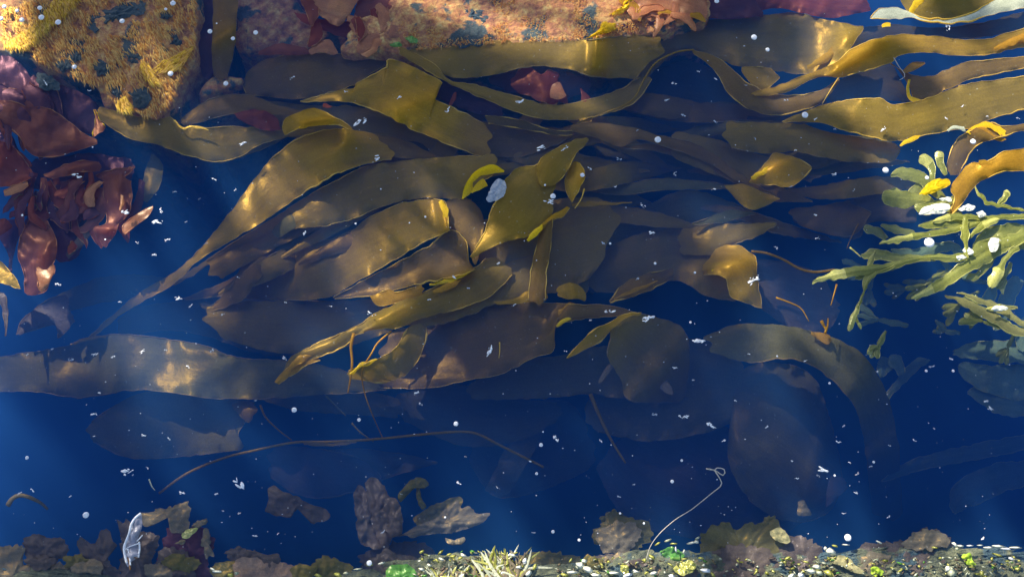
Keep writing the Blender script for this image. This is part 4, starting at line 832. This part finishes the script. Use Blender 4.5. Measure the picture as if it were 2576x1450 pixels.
scrap('pale wet sliver below the orange frond tip', '2362,500 2390,495 2395,502 2385,508', -0.1, SCALE_PALE)
scrap('pale wet flake on the large wrack fork', '2485,618 2492,600 2508,597 2515,605 2506,630 2492,634', -0.1, SCALE_PALE)
scrap('small pale flake under the large wrack fork', '2405,644 2420,642 2430,647 2415,652', -0.1, SCALE_PALE)
scrap('small pale flake near the wrack stem joint', '2420,630 2432,622 2450,634 2440,640', -0.1, SCALE_PALE)
scrap('pale flake above the two-pronged frond', '2490,778 2510,768 2535,772 2530,780 2505,782', -0.1, SCALE_PALE)
scrap('pale flake by the narrow glossy arms', '2455,535 2470,530 2482,540 2465,546', -0.1, SCALE_PALE)
# gas film on the tangle
scrap('silvery bubble film on the tangle leaf', '1222,500 1232,478 1245,455 1262,452 1275,465 1268,490 1248,505 1230,508', 0.1, FILM, 'bubble_film', 'bubble film')

# ------------------------------------------------------------------ crinkled brown weeds along the near ledge
def lump(label, outs, m, z, **kw):
    SEED[0] += 1; allc = []
    parts = []
    pc = parse(outs[0][0]); c = P(sum(p[0] for p in pc)/len(pc), sum(p[1] for p in pc)/len(pc), z)
    r = root('crinkled_seaweed', c, label, 'crinkled seaweed', 'crinkled brown weeds by the ledge')
    for out, dz, mm in outs:
        blob('', out, z+dz, mm or m, '', '', parent=r, part='lobe', dome=kw.get('dome', .35), crinkle=kw.get('crinkle', .4), csc=kw.get('csc', 26), edge=kw.get('edge', 9), rings=12)
    return r
lump('grey-green crinkled weed in the near corner of the ledge', [('55,1365 75,1345 120,1350 160,1358 175,1385 150,1410 110,1425 70,1410', 0, None), ('-60,1400 20,1370 60,1375 60,1410 90,1450 150,1480 -60,1500', .4, TAN), ('60,1420 130,1415 180,1420 215,1450 250,1500 60,1500', .2, TAN)], MAUVE, -2.4)
lump('mauve crinkled weed with two horns', [('196,1355 206,1348 216,1362 240,1365 250,1340 262,1332 280,1345 295,1372 275,1380 278,1420 300,1430 320,1500 215,1500 205,1430 198,1390', 0, None)], MAUVE, -2.4)
lump('purple crinkled weed with a bay in its top, carrying the white flake', [('295,1310 330,1315 350,1330 390,1335 400,1370 380,1410 380,1480 290,1480 300,1440 305,1370', 0, None), ('355,1290 390,1278 420,1272 460,1262 476,1266 480,1300 478,1330 430,1335 425,1305 395,1305 375,1325 355,1320', .3, TAN), ('420,1330 500,1325 530,1345 536,1380 515,1400 530,1440 510,1490 420,1490 400,1410', -.2, PURP), ('480,1320 505,1308 524,1305 520,1318 500,1330', .6, TAN), ('515,1330 528,1340 530,1370 536,1390 520,1402 505,1370', .5, TAN)], MAUVE, -2.6)
scrap('yellow-green oval scrap on the purple crinkled weed', '455,1345 470,1332 492,1326 495,1335 475,1350 458,1352', -1.0, WRACKP, 'green_scrap', 'seaweed scrap')
scrap('small tan scrap under the yellow-green one', '440,1366 455,1355 468,1358 458,1368', -1.0, TAN, 'tan_scrap', 'seaweed scrap')
lump('tan-pink crinkled weed left of the bright green lettuce', [('590,1420 610,1402 650,1404 700,1408 745,1425 780,1450 790,1500 600,1500', 0, None), ('560,1390 600,1375 640,1395 600,1410', -.8, MAUVE)], weed_mat('tan_pink_weed', [(.26, .17, .13), (.34, .23, .17), (.42, .30, .22)], (.4, .3, .2), .25, .1, bump=.7, sc=1.6), -1.6)
lump('fish-shaped mauve weed drifting alone', [('668,1285 675,1250 672,1225 690,1220 712,1235 745,1245 770,1262 790,1270 815,1278 832,1292 825,1305 800,1312 782,1314 778,1290 760,1278 742,1285 730,1300 700,1298 680,1290', 0, None)], MAUVE, -3.5, crinkle=.5, edge=4)
strand('small bent piece in the split of flower-like weed', '1015,1290 1030,1270 1040,1250', -4, 8, MAUVE) if False else None
lump('flower-like mauve weed with upright lobes and a hooked one', [
    ('888,1240 900,1220 915,1225 930,1260 945,1320 960,1380 905,1360 895,1300', 0, None), ('918,1215 935,1200 955,1208 985,1260 990,1330 970,1380 940,1330 925,1260', .4, None),
    ('970,1260 985,1250 1005,1265 1012,1300 1010,1340 985,1350 965,1320', 1.0, None), ('1000,1240 1025,1215 1050,1200 1072,1208 1078,1220 1066,1228 1060,1215 1048,1222 1020,1250 1005,1262', .8, GREY), ('1045,1215 1055,1225 1062,1255 1072,1270 1064,1282 1050,1262', .5, GREY),
    ('1000,1350 1050,1320 1100,1300 1150,1255 1160,1275 1180,1272 1200,1290 1230,1290 1215,1312 1170,1330 1120,1340 1060,1345 1040,1352 1020,1345', .5, TAN), ('1040,1300 1090,1270 1140,1250 1160,1250 1158,1275 1110,1310 1060,1330', -1.0, GREY)], MAUVE, -4.0, crinkle=.6, edge=4)
lump('dim mauve weed beneath the flower-like one', [('900,1400 960,1370 1050,1360 1090,1400 1050,1450 920,1450', 0, None)], MAUVE, -6)
lump('small green-brown scrap cluster above the pale fan', [('1120,1352 1145,1355 1168,1350 1165,1365 1150,1370 1125,1368', 0, None)], TAN, -2.0, edge=3)
lump('rounded crinkled grey weed above the ledge', [('1492,1330 1505,1325 1520,1300 1545,1290 1570,1300 1610,1305 1635,1320 1640,1350 1620,1370 1600,1380 1570,1375 1530,1385 1500,1370 1495,1350', 0, None), ('1500,1340 1530,1320 1590,1315 1615,1340 1590,1380 1530,1388 1505,1370', .8, TAN), ('1520,1280 1560,1285 1580,1305 1530,1320 1510,1305', -1, GREY)], GREY, -3.2)
lump('brown crinkled weed on the ledge below the rounded grey one', [('1480,1400 1540,1390 1600,1390 1640,1410 1630,1450 1560,1460 1480,1440', 0, None)], MAUVE, -2.6)
lump('large grey-brown crinkled weed in the middle of the ledge', [('1762,1345 1790,1325 1820,1310 1838,1316 1842,1330 1880,1318 1905,1320 1930,1310 1955,1312 1975,1340 1990,1400 1980,1470 1790,1490 1785,1420 1765,1390', 0, None), ('1790,1390 1850,1370 1930,1380 1960,1430 1930,1490 1800,1490', .8, MAUVE), ('1900,1320 1940,1295 1960,1310 1950,1330 1920,1335', -.5, GREY)], GREY, -2.2)
lump('brown crinkled weed with a pale leaf lying over it', [('1980,1350 2010,1345 2050,1360 2075,1390 2085,1430 2060,1480 1960,1480 1940,1420', 0, None)], MAUVE, -2.0)
scrap('pale tan leaf on the brown crinkled weed, upper', '1935,1335 1955,1325 1970,1330 1988,1350 1985,1365 1965,1365 1945,1350', -0.8, weed_mat('khaki', [(.32, .29, .15), (.42, .38, .19), (.5, .46, .24)], (.4, .4, .2), .2, .15), 'tan_leaf', 'seaweed scrap')
scrap('long khaki leaf slanting over the ledge', '2085,1402 2110,1395 2130,1400 2160,1425 2175,1438 2150,1440 2120,1425 2095,1415', -0.6, bpy.data.materials['khaki'], 'khaki_leaf', 'seaweed scrap')
lump('long low brown weed bank on the ledge, humped', [('2135,1400 2170,1370 2220,1360 2270,1362 2310,1335 2340,1330 2375,1340 2395,1365 2400,1400 2430,1440 2400,1490 2160,1490 2150,1440', 0, None), ('2270,1360 2310,1332 2345,1328 2380,1342 2390,1370 2330,1385 2285,1380', .6, TAN)], MAUVE, -2.0)
lump('small triangular grey weed adrift above the ledge', [('2008,1260 2022,1256 2032,1275 2042,1294 2020,1296 2006,1292', 0, None)], TAN, -4, edge=2, crinkle=.3)
lump('dark brown weed at the far end of the ledge', [('2430,1400 2500,1395 2600,1400 2640,1440 2600,1500 2440,1500', 0, None)], MAUVE, -2.4)
lump('dim weed between pale fan and grey ones', [('1300,1400 1360,1385 1440,1395 1480,1420 1440,1450 1320,1450', 0, None)], GREY, -3.4)
lettuce('bright green lettuce tuft at the foot of the ledge', '968,1436 980,1422 1010,1418 1035,1424 1048,1445 1040,1480 980,1490', -0.8)
lettuce('lime green leaf on the far part of the ledge', '2415,1398 2430,1390 2443,1392 2448,1410 2455,1418 2440,1420 2425,1412', -0.6, weed_mat('lime', [(.30, .48, .04), (.42, .62, .06), (.55, .72, .1)], (.5, .7, .1), .3, .15))
lettuce('lime green tuft near the middle of the ledge', '2190,1428 2205,1424 2222,1435 2218,1446 2200,1448 2188,1440', -0.6, bpy.data.materials['lime'])
lettuce('deep green leaf under the pale slivers', '1660,1385 1690,1375 1720,1390 1715,1410 1680,1412', -1.6, GREEN)
lettuce('yellow-green round leaf among pale scales', '1695,1425 1715,1412 1735,1420 1745,1435 1725,1445 1700,1438', -0.4, WRACKP)
lettuce('second yellow-green round leaf, smaller, beside the first', '1722,1412 1735,1408 1750,1418 1745,1432 1730,1428', -0.3, WRACKP)
lettuce('green-yellow leaf left of the pale scales', '1560,1420 1572,1416 1582,1430 1578,1440 1562,1436', -0.5, WRACKP)
for k in range(26):
    u = random.uniform(-10, 2590); v = 1412+12*nz(u/90, 1)+random.uniform(-6, 30); rr_ = random.uniform(26, 48)
    o_ = [(u+math.cos(t*.6283)*rr_*random.uniform(.8, 1.5), v+math.sin(t*.6283)*rr_*random.uniform(.45, .8)) for t in range(10)]
    if 1040 < u < 1330: continue
    lump('ruffled brown weed in the fringe along the ledge', [(o_, 0, None)], random.choice([MAUVE, TAN, MAUVE, GREY]), random.uniform(-2.4, -1.2), edge=8)
# pale fans: many ribbed plumes, each one a thing
PL = weed_mat('cream_plume', [(.50, .50, .34), (.66, .66, .44), (.82, .82, .64)], (.7, .7, .5), .2, .3, gcol=(1, 1, .95), rough=.3)
def plume(label, u, v, ang, ln, n, spread, z=-0.4, m=PL):
    r = root('pale_plume', P(u, v, z), label, 'pale seaweed', 'pale ribbed plumes on the ledge')
    for k in range(int(n*3)):
        a = ang+spread*(k/(max(1, n-1))-.5)+random.uniform(-.05, .05); l = ln*random.uniform(.35, .95)
        bend = random.uniform(-.7, .5)
        pts = [(u+random.uniform(-22, 22), v+random.uniform(-14, 3), random.uniform(3, 5)), (u+math.cos(a)*l*.5, v+math.sin(a)*l*.5, random.uniform(4, 8)), (u+math.cos(a+bend)*l, v+math.sin(a+bend)*l, random.uniform(2, 5))]
        T, B = ribbon_edges(pts); V, F, UV, _, _ = sheet(T, B, z+random.uniform(-.9, .3), seed=random.random()*99, wave=.5, bulge=.35, step=5, wsc=25)
        link_mesh('filament', V, F, random.choice([m, PALE, WRACKP, TAN, TAN, WRACK]), r, UV)
for i, (u, v, a, l, n, s, lb) in enumerate([
    (1300, 1470, -2.3, 110, 16, .5, 'brightest and tallest pale plume fan on the ledge'), (1250, 1470, -2.1, 100, 14, .6, 'pale plume left of the tallest fan'),
    (1200, 1475, -1.8, 90, 14, .7, 'pale plume in the middle of the fan bank'), (1140, 1480, -1.7, 80, 12, .8, 'pale plume second from the lettuce tuft'),
    (1090, 1480, -1.6, 75, 12, .9, 'pale plume next to the bright green lettuce tuft'), (1240, 1440, -1.9, 80, 12, .7, 'olive tinged plume tip standing highest of the bank')]):
    plume(lb, u, v, a, l, n, s)
# pale scales and chips scattered on the ledge
chips = []; GRIT = []
def chip(u, v, w_, h_, ang, m, z=-0.2):
    n = 9; V = []; c = P(u, v, z)
    ca, sa = math.cos(ang), math.sin(ang)
    for k in range(n):
        a = 2*math.pi*k/n; rr_ = random.uniform(.75, 1.15)
        x = math.cos(a)*w_*rr_; y = math.sin(a)*h_*rr_
        V.append(P(u+x*ca-y*sa, v+x*sa+y*ca, z+random.uniform(-.12, .12)))
    top = P(u, v, z+.35)
    V2 = V+[top]; F = [(k, (k+1) % n, n) for k in range(n)]+[tuple(range(n))[::-1]]
    if chips is not None and len(chips) >= 250:
        GRIT.append((V2, F)); return
    chips.append(1); o = link_mesh('shell_chip', V2, F, m)
    tag(o, 'small pale shell chip lying on the weedy ledge', 'shell chip', 'pale shell chips strewn over the ledge')
for u, v, a, b, an in [(1680,1358,10,3,-.3),(1655,1366,9,3,-.6),(1695,1366,10,2.5,0),(1740,1364,14,3,-.2),(1755,1352,9,3,-.5),(1752,1362,6,5,0),(1640,1400,10,5,.6),(1622,1408,5,6,0),(1636,1404,6,2,.4),(1700,1380,2.5,9,-.1),(1720,1386,3,6,.3),(1645,1440,12,5,-.3),(1672,1438,3,3,0),(1775,1434,14,6,.05),(1770,1420,5,4,0),(1690,1448,10,7,0),(2090,1386,14,9,.5),(2076,1378,5,6,.3),(2100,1372,9,3,.2),(2128,1369,14,2.5,.05),(2210,1362,10,3,.5),(2402,1368,10,5,.6),(2415,1372,12,3,.1),(2440,1371,9,2,0),(2352,1376,9,3,.1),(2408,1379,8,4,.2),(2465,1370,9,2,0),(2486,1376,14,4,0),(2510,1372,16,4,.05),(2530,1379,14,3,0),(2555,1376,16,3,.05),(2508,1394,14,3,.3),(2545,1404,8,4,.4),(2495,1405,4,6,0),(2560,1430,8,5,.3),(2470,1440,6,9,-.4),(2395,1440,12,14,.4),(2385,1430,10,8,.3),(2055,1424,12,8,.2),(2040,1435,14,8,.1),(2015,1445,10,6,0),(2062,1440,10,8,.4),(2085,1440,14,9,.6),(1990,1448,12,6,-.4),(1290,1395,8,5,.3),(1320,1410,7,9,.4),(1305,1425,9,6,0),(1330,1440,8,10,.8),(1345,1425,5,10,.5),(1460,1420,12,10,.2),(1480,1432,14,9,.4),(1470,1410,8,6,0),(1440,1438,14,5,0),(1420,1445,10,5,.2),(1500,1445,14,5,0),(1545,1440,16,4,0),(1580,1445,14,5,-.1),(1600,1436,10,4,.2),(930,1420,10,3,-.2),(960,1415,12,3,-.3),(900,1430,12,3,-.2),(870,1440,8,4,0),(850,1445,10,6,.3),(800,1446,10,5,.2),(535,1430,8,4,.5),(545,1436,14,4,0),(580,1445,8,7,.4),(595,1440,7,5,0),(1060,1430,9,4,.2),(1080,1420,8,4,.5),(1055,1410,7,3,-.2),(1110,1405,9,4,.3),(1140,1398,8,4,0),(1165,1395,9,5,.4)]:
    chip(u, v, a, b, an, random.choice([SCALE_PALE, SCALE_PALE, PALE, WRACKP, FOAM]))
for k in range(420):
    u = random.choice([random.uniform(1040, 1330), random.uniform(1400, 1620), random.uniform(1960, 2110), random.uniform(2380, 2570), random.uniform(1620, 2000), random.uniform(2100, 2400), random.uniform(1040, 1330)])
    v = random.uniform(1400, 1450) if u > 1400 else random.uniform(1385, 1450)
    chip(u, v, random.uniform(2.5, 10), random.uniform(1.2, 4), random.uniform(-1, 1), random.choice([PALE, WRACKP, WRACKP, TAN, WRACK, GREEN, MAUVE, TAN]), z=random.uniform(-1, -.2))

for off, mt, lb in ((0, WRACKP, 'yellow-green grit and crumbs covering the ledge'), (1, TAN, 'brown grit and crumbs covering the ledge'), (2, PALE, 'pale shell grit scattered over the ledge')):
    GV, GF = [], []
    for v_, f_ in GRIT[off::3]:
        b = len(GV); GV += v_; GF += [tuple(x+b for x in t_) for t_ in f_]
    if GV: tag(link_mesh('shell_grit', GV, GF, mt), lb, 'grit', kind='stuff')
# crumpled see-through flake with brown foot at the near corner
r = root('crumpled_flake', P(335, 1350, 0), 'white crumpled husk floating upright with a brown foot', 'husk')
V, F, UV, _, _ = sheet('352,1288 335,1305 325,1330 322,1355 312,1380 312,1405 322,1425', '356,1292 358,1320 350,1345 345,1365 350,1385 345,1400 330,1412', 0.3, bulge=.9, wave=.7, wsc=18, step=4, ruffle=.6)
HUSK = plain_mat('husk', (.30, .30, .36), .3, .8)
link_mesh('film', V, F, HUSK, r, UV)
for pts, rad in [('354,1290 340,1302 330,1318 325,1340 318,1358 312,1375 314,1395 320,1415', .0018), ('350,1362 351,1380 348,1400', .0014), ('322,1380 326,1400 328,1420', .0012), ('316,1380 330,1372 348,1366', .0009), ('358,1345 345,1360', .0009)]:
    S, _ = smooth(parse(pts), 24); V, F = tube([P(s[0], s[1], .8+.2*nz(i*.5, rad*900)) for i, s in enumerate(S)], rad, 6); link_mesh('fold', V, F, FOAM, r)
V, F, UV, _, _ = sheet('326,1385 335,1395 345,1402', '328,1400 335,1402 344,1404', .9, step=3); link_mesh('foot', V, F, DRYBROWN, r, UV)
S, _ = smooth(parse('322,1400 326,1420 328,1432'), 10); V, F = tube([P(s[0], s[1], .7) for s in S], .0012, 6); link_mesh('stalk', V, F, DRYBROWN, r)

# ------------------------------------------------------------------ bubbles and crumbs on the water
def ico(sub=1):
    bm = bmesh.new(); bmesh.ops.create_icosphere(bm, subdivisions=sub, radius=1.0); bm.verts.ensure_lookup_table()
    V = [v.co.copy() for v in bm.verts]; F = [tuple(v.index for v in f.verts) for f in bm.faces]; bm.free(); return V, F
IV, IF = ico(2); JV, JF = ico(1)
def bubble(u, v, d, label=None, sq=1.0):
    r_ = d*0.00062/2; c = P(u, v, 0); s = random.random()*50
    V = [c+Vector((p.x*r_*sq, p.y*r_, p.z*r_*.55))*(1+.10*nz(p.x*2+s, p.y*2, p.z)) for p in IV]
    # a pit at the crown, where the film is thinnest
    V = [Vector((q.x, q.y, q.z-(r_*.25 if p.z > .97 else 0))) for q, p in zip(V, IV)]
    o = link_mesh('foam_bubble', V, IF, FOAM)
    tag(o, label or 'small white bubble floating on the water', 'bubble', 'white bubbles floating on the water')
for u, v, d in [(11,17,14),(43,27,12),(3,47,14),(55,50,15),(100,20,14),(104,44,17),(146,56,17),(435,8,16),(417,23,9),(307,53,15),(187,168,14),(429,185,16),(528,79,14),(586,97,12),(643,82,14),(568,210,14),(545,59,5),(1803,3,14)]:
    bubble(u, v, d)
bubble(2338, 610, 27, 'largest bubble, ringed, floating over the pale wrack')
bubble(1897, 94, 17, 'bubble on the wide dark-middled frond'); bubble(1931, 125, 12, 'smaller bubble below the one on the wide frond')
bubble(1655, 351, 18, 'white bubble on the dark pocket under the thin arch'); bubble(2025, 289, 18, 'bubble on the pale tip of the widest right frond')
bubble(2228, 428, 17, 'bubble before the rounded wrack tips'); bubble(2332, 447, 11, 'small ringed bubble over the wrack cluster'); bubble(2448, 356, 16, 'bubble on the dark folded frond')
bubble(1391, 493, 15, 'ringed bubble on the tangle leaf'); bubble(1465, 440, 12, 'bubble at the tip of the yellow twisted piece')
bubble(740, 1030, 13, 'bubble above the arched stalk, left of centre'); bubble(903, 1055, 9, 'small bubble right of the one above the arched stalk')
bubble(216, 1294, 15, 'ringed bubble between straw and white husk'); bubble(929, 1415, 13, 'bubble near the lettuce tuft'); bubble(2133, 1351, 17, 'bubble just off the ledge edge'); bubble(1147, 1065, 12, 'bubble in the open dark blue water, middle')
for u, v, d in [(1361,1118,12),(1391,1336,10),(1457,1357,9),(68,1150,11),(1691,1210,11),(1366,1085,5),(2087,963,8),(265,602,6),(1350,1190,9),(765,587,8),(56,541,8),(233,370,6),(1737,810,8),(2330,932,9),(2398,932,9),(2100,1195,7),(1560,1290,7),(1620,1315,7),(1715,1157,8),(2198,1161,8),(1955,895,6),(1120,1300,6),(1535,612,8),(1648,662,9),(1748,685,8),(1371,465,7),(895,562,7),(1070,545,7),(958,475,5),(1030,560,5)]:
    bubble(u, v, d*.8)

def crumb(u, v, size, label=None, ang=0.0, dim=False):
    """irregular crumb of foam and scum: several joined grains"""
    V, F = [], []; n = random.randint(7, 13); c0 = None
    for k in range(n):
        t = random.uniform(-1, 1)*size/2; q = random.gauss(0, size*.07)*(1+2*abs(t)/size)
        uu = u+math.cos(ang)*t-math.sin(ang)*q; vv = v+math.sin(ang)*t+math.cos(ang)*q
        c = P(uu, vv, -1.2 if dim else 0.0); rr_ = random.uniform(.05, .17)*size*0.00062
        ax = Vector((random.uniform(.8, 2.6), random.uniform(.35, .9), .4)); rot = Matrix.Rotation(-ang+random.uniform(-.6, .6), 3, 'Z'); b = len(V); s = random.random()*40
        for p in JV: V.append(c+rot@Vector((p.x*ax.x, p.y*ax.y, p.z*ax.z))*rr_*(1+.5*nz(p.x*2+s, p.y*2, p.z*2)))
        F += [tuple(x+b for x in f) for f in JF]
    o = link_mesh('foam_fleck', V, F, FLAKE if dim else FOAM)
    tag(o, label or 'small white foam fleck adrift on the water', 'foam', 'white foam flecks adrift')
big = [(1632,800,34,'white ragged crumb at the fold of the dark frond',-.4),(945,403,26,'ragged white crumb on the slanting brown-olive frond',-.6),(905,305,44,'wispy white scum in the gap under the golden fan',-.5),(1303,258,34,'white crumb pair on the wavy olive frond',-.6),(320,1184,38,'biggest foam crumb on the open blue, near the husk',-.2),(1757,857,32,'foam crumb over the dark water beside the curved frond',-.2),(1898,703,42,'scum streak right of the golden fold',-.5),(1232,878,34,'pale scum puff on the dusky frond',-1.1),(935,790,26,'foam crumb on the split ribbon',.3),(1530,760,0,'',0),(766,587,14,'foam crumb on the widest frond upper edge',-1.2),(1381,508,26,'white scum under the ringed bubble',.1),(1533,783,26,'foam crumb over the blue gap by the yellow lip',.1),(1360,370,34,'wispy scum at the crossing of fronds',-.4),(1420,375,28,'small scum hook on the tangle top',-.8),(2385,65,30,'white drip scum below the pale lip',1.4),(600,1215,36,'scum streak above the fish-shaped weed',.7),(450,750,20,'foam crumb beyond the slanting tail',.1),(147,715,16,'foam crumb by the orange-lit frond',.3),(398,557,30,'scum streak off the orange-tipped frond',-.1),(404,528,16,'short foam fleck above that scum streak',1.2),(2070,1180,30,'scum curl in the dark water below the round grey frond',.5),(1720,1048,26,'foam streak left of the round grey frond',0),(1790,1070,26,'slanting foam streak beside the round frond',.5),(2217,302,0,'',0),(2222,325,22,'foam crumb on the widest right frond',-.5),(1415,1105,0,'',0),(1400,1103,22,'upright scum wisp in deep blue, middle',1.3),(235,1040,20,'foam puff below the long grey frond',0),(190,440,28,'foam crumb on the red sheets',.1),(315,535,26,'foam fleck on the wide pinkish frond',-.2),(613,360,26,'foam crumb on the scalloped frond',-.3),(870,230,13,'foam fleck on the fan shoulder',.1),(1002,246,14,'ringed foam fleck on the golden fan',-.7),(1128,275,22,'foam crumb at the root of the red sprig',-1.0),(505,142,0,'',0),(115,207,18,'foam crumb by the rock foot over purple sheet',1),(225,228,12,'pale fleck at the edge of purple sheet',0),(735,195,16,'foam fleck on the dim upper frond',-.4),(1375,765,16,'foam crumb',0) if False else (1487,805,10,'foam fleck on blue gap beside the crumb',0),(1640,585,18,'foam fleck over the deep blade',.2),(1616,517,18,'curved foam fleck above the deep blade',.9),(1795,475,16,'foam fleck left of the golden leaf',-.3),(1655,815,0,'',0)]
for u, v, s, lb, a in big:
    if s: crumb(u, v, s*.8, lb, a)
pts_small = [(640,1010),(1170,1150),(370,1175),(1050,990),(130,875),(70,895),(240,888),(180,905),(285,900),(360,880),(415,880),(530,880),(475,920),(250,990),(235,1095),(365,1090),(425,1100),(1060,1012),(1508,1105),(1420,880),(1885,890),(1600,700),(1515,608),(1290,770),(1560,1250),(1590,1215),(2025,905),(1700,925),(2340,920),(2205,930),(2350,1080),(2110,1110),(2140,1160),(2120,1070),(2160,1190),(2305,1105),(2395,900),(2480,1010),(2490,1030),(1745,955),(1930,1075),(1990,1160),(2150,1240),(2120,1290),(2230,1300),(2470,1350),(720,905),(1340,1335),(1330,1160),(960,1340),(1010,1240),(1150,1210),(1250,1225),(600,1290),(545,1240),(460,1240),(560,1285),(330,1195),(175,1245),(45,1240),(85,1230),(640,1350),(700,1345),(2060,1195),(2190,1175),(2000,1200),(1820,1110),(1850,1010),(1650,1040),(1250,660),(1140,700),(1080,750),(830,770),(720,760),(600,700),(560,790),(480,770),(300,760),(385,640),(345,610),(420,600),(470,560),(500,500),(440,480),(540,450),(590,480),(520,610),(1180,725),(2420,640),(2560,300),(2480,290),(2420,270),(2380,300),(2100,320),(2050,300),(1980,250),(1880,215),(1800,200),(1760,180),(1700,210),(1680,250),(1720,290),(1800,310),(1600,330),(1560,400),(1480,420),(1550,470),(1700,440),(1900,350),(2000,380),(2100,440),(2150,480),(1990,470),(2050,540),(1950,620),(2060,600)]
for u, v in pts_small: crumb(u+random.uniform(-4, 4), v+random.uniform(-4, 4), random.uniform(6, 13), None, random.uniform(-.8, .8), dim=random.random() < .35)
# the finest specks: past counting, one object
V, F = [], []
for k in range(900):
    u = random.uniform(10, 2566); v = random.uniform(20, 1380)
    if nz(u/260, v/260, 31) < -.15: continue
    r_ = random.uniform(.35, 1.0)**2*0.00105; c = P(u, v, random.choice([0, 0, -.4, -1.5, -3])); b = len(V); sx = random.uniform(.7, 1.7)
    for p in ((sx, 0, 0), (-sx, 0, 0), (0, 1, 0), (0, -1, 0), (0, 0, .6), (0, 0, -.6)): V.append(c+Vector(p)*r_)
    F += [tuple(x+b for x in f) for f in ((0, 2, 4), (2, 1, 4), (1, 3, 4), (3, 0, 4), (2, 0, 5), (1, 2, 5), (3, 1, 5), (0, 3, 5))]
tag(link_mesh('floating_specks', V, F, FOAM), 'finest white specks strewn all over the water', 'specks', kind='stuff')
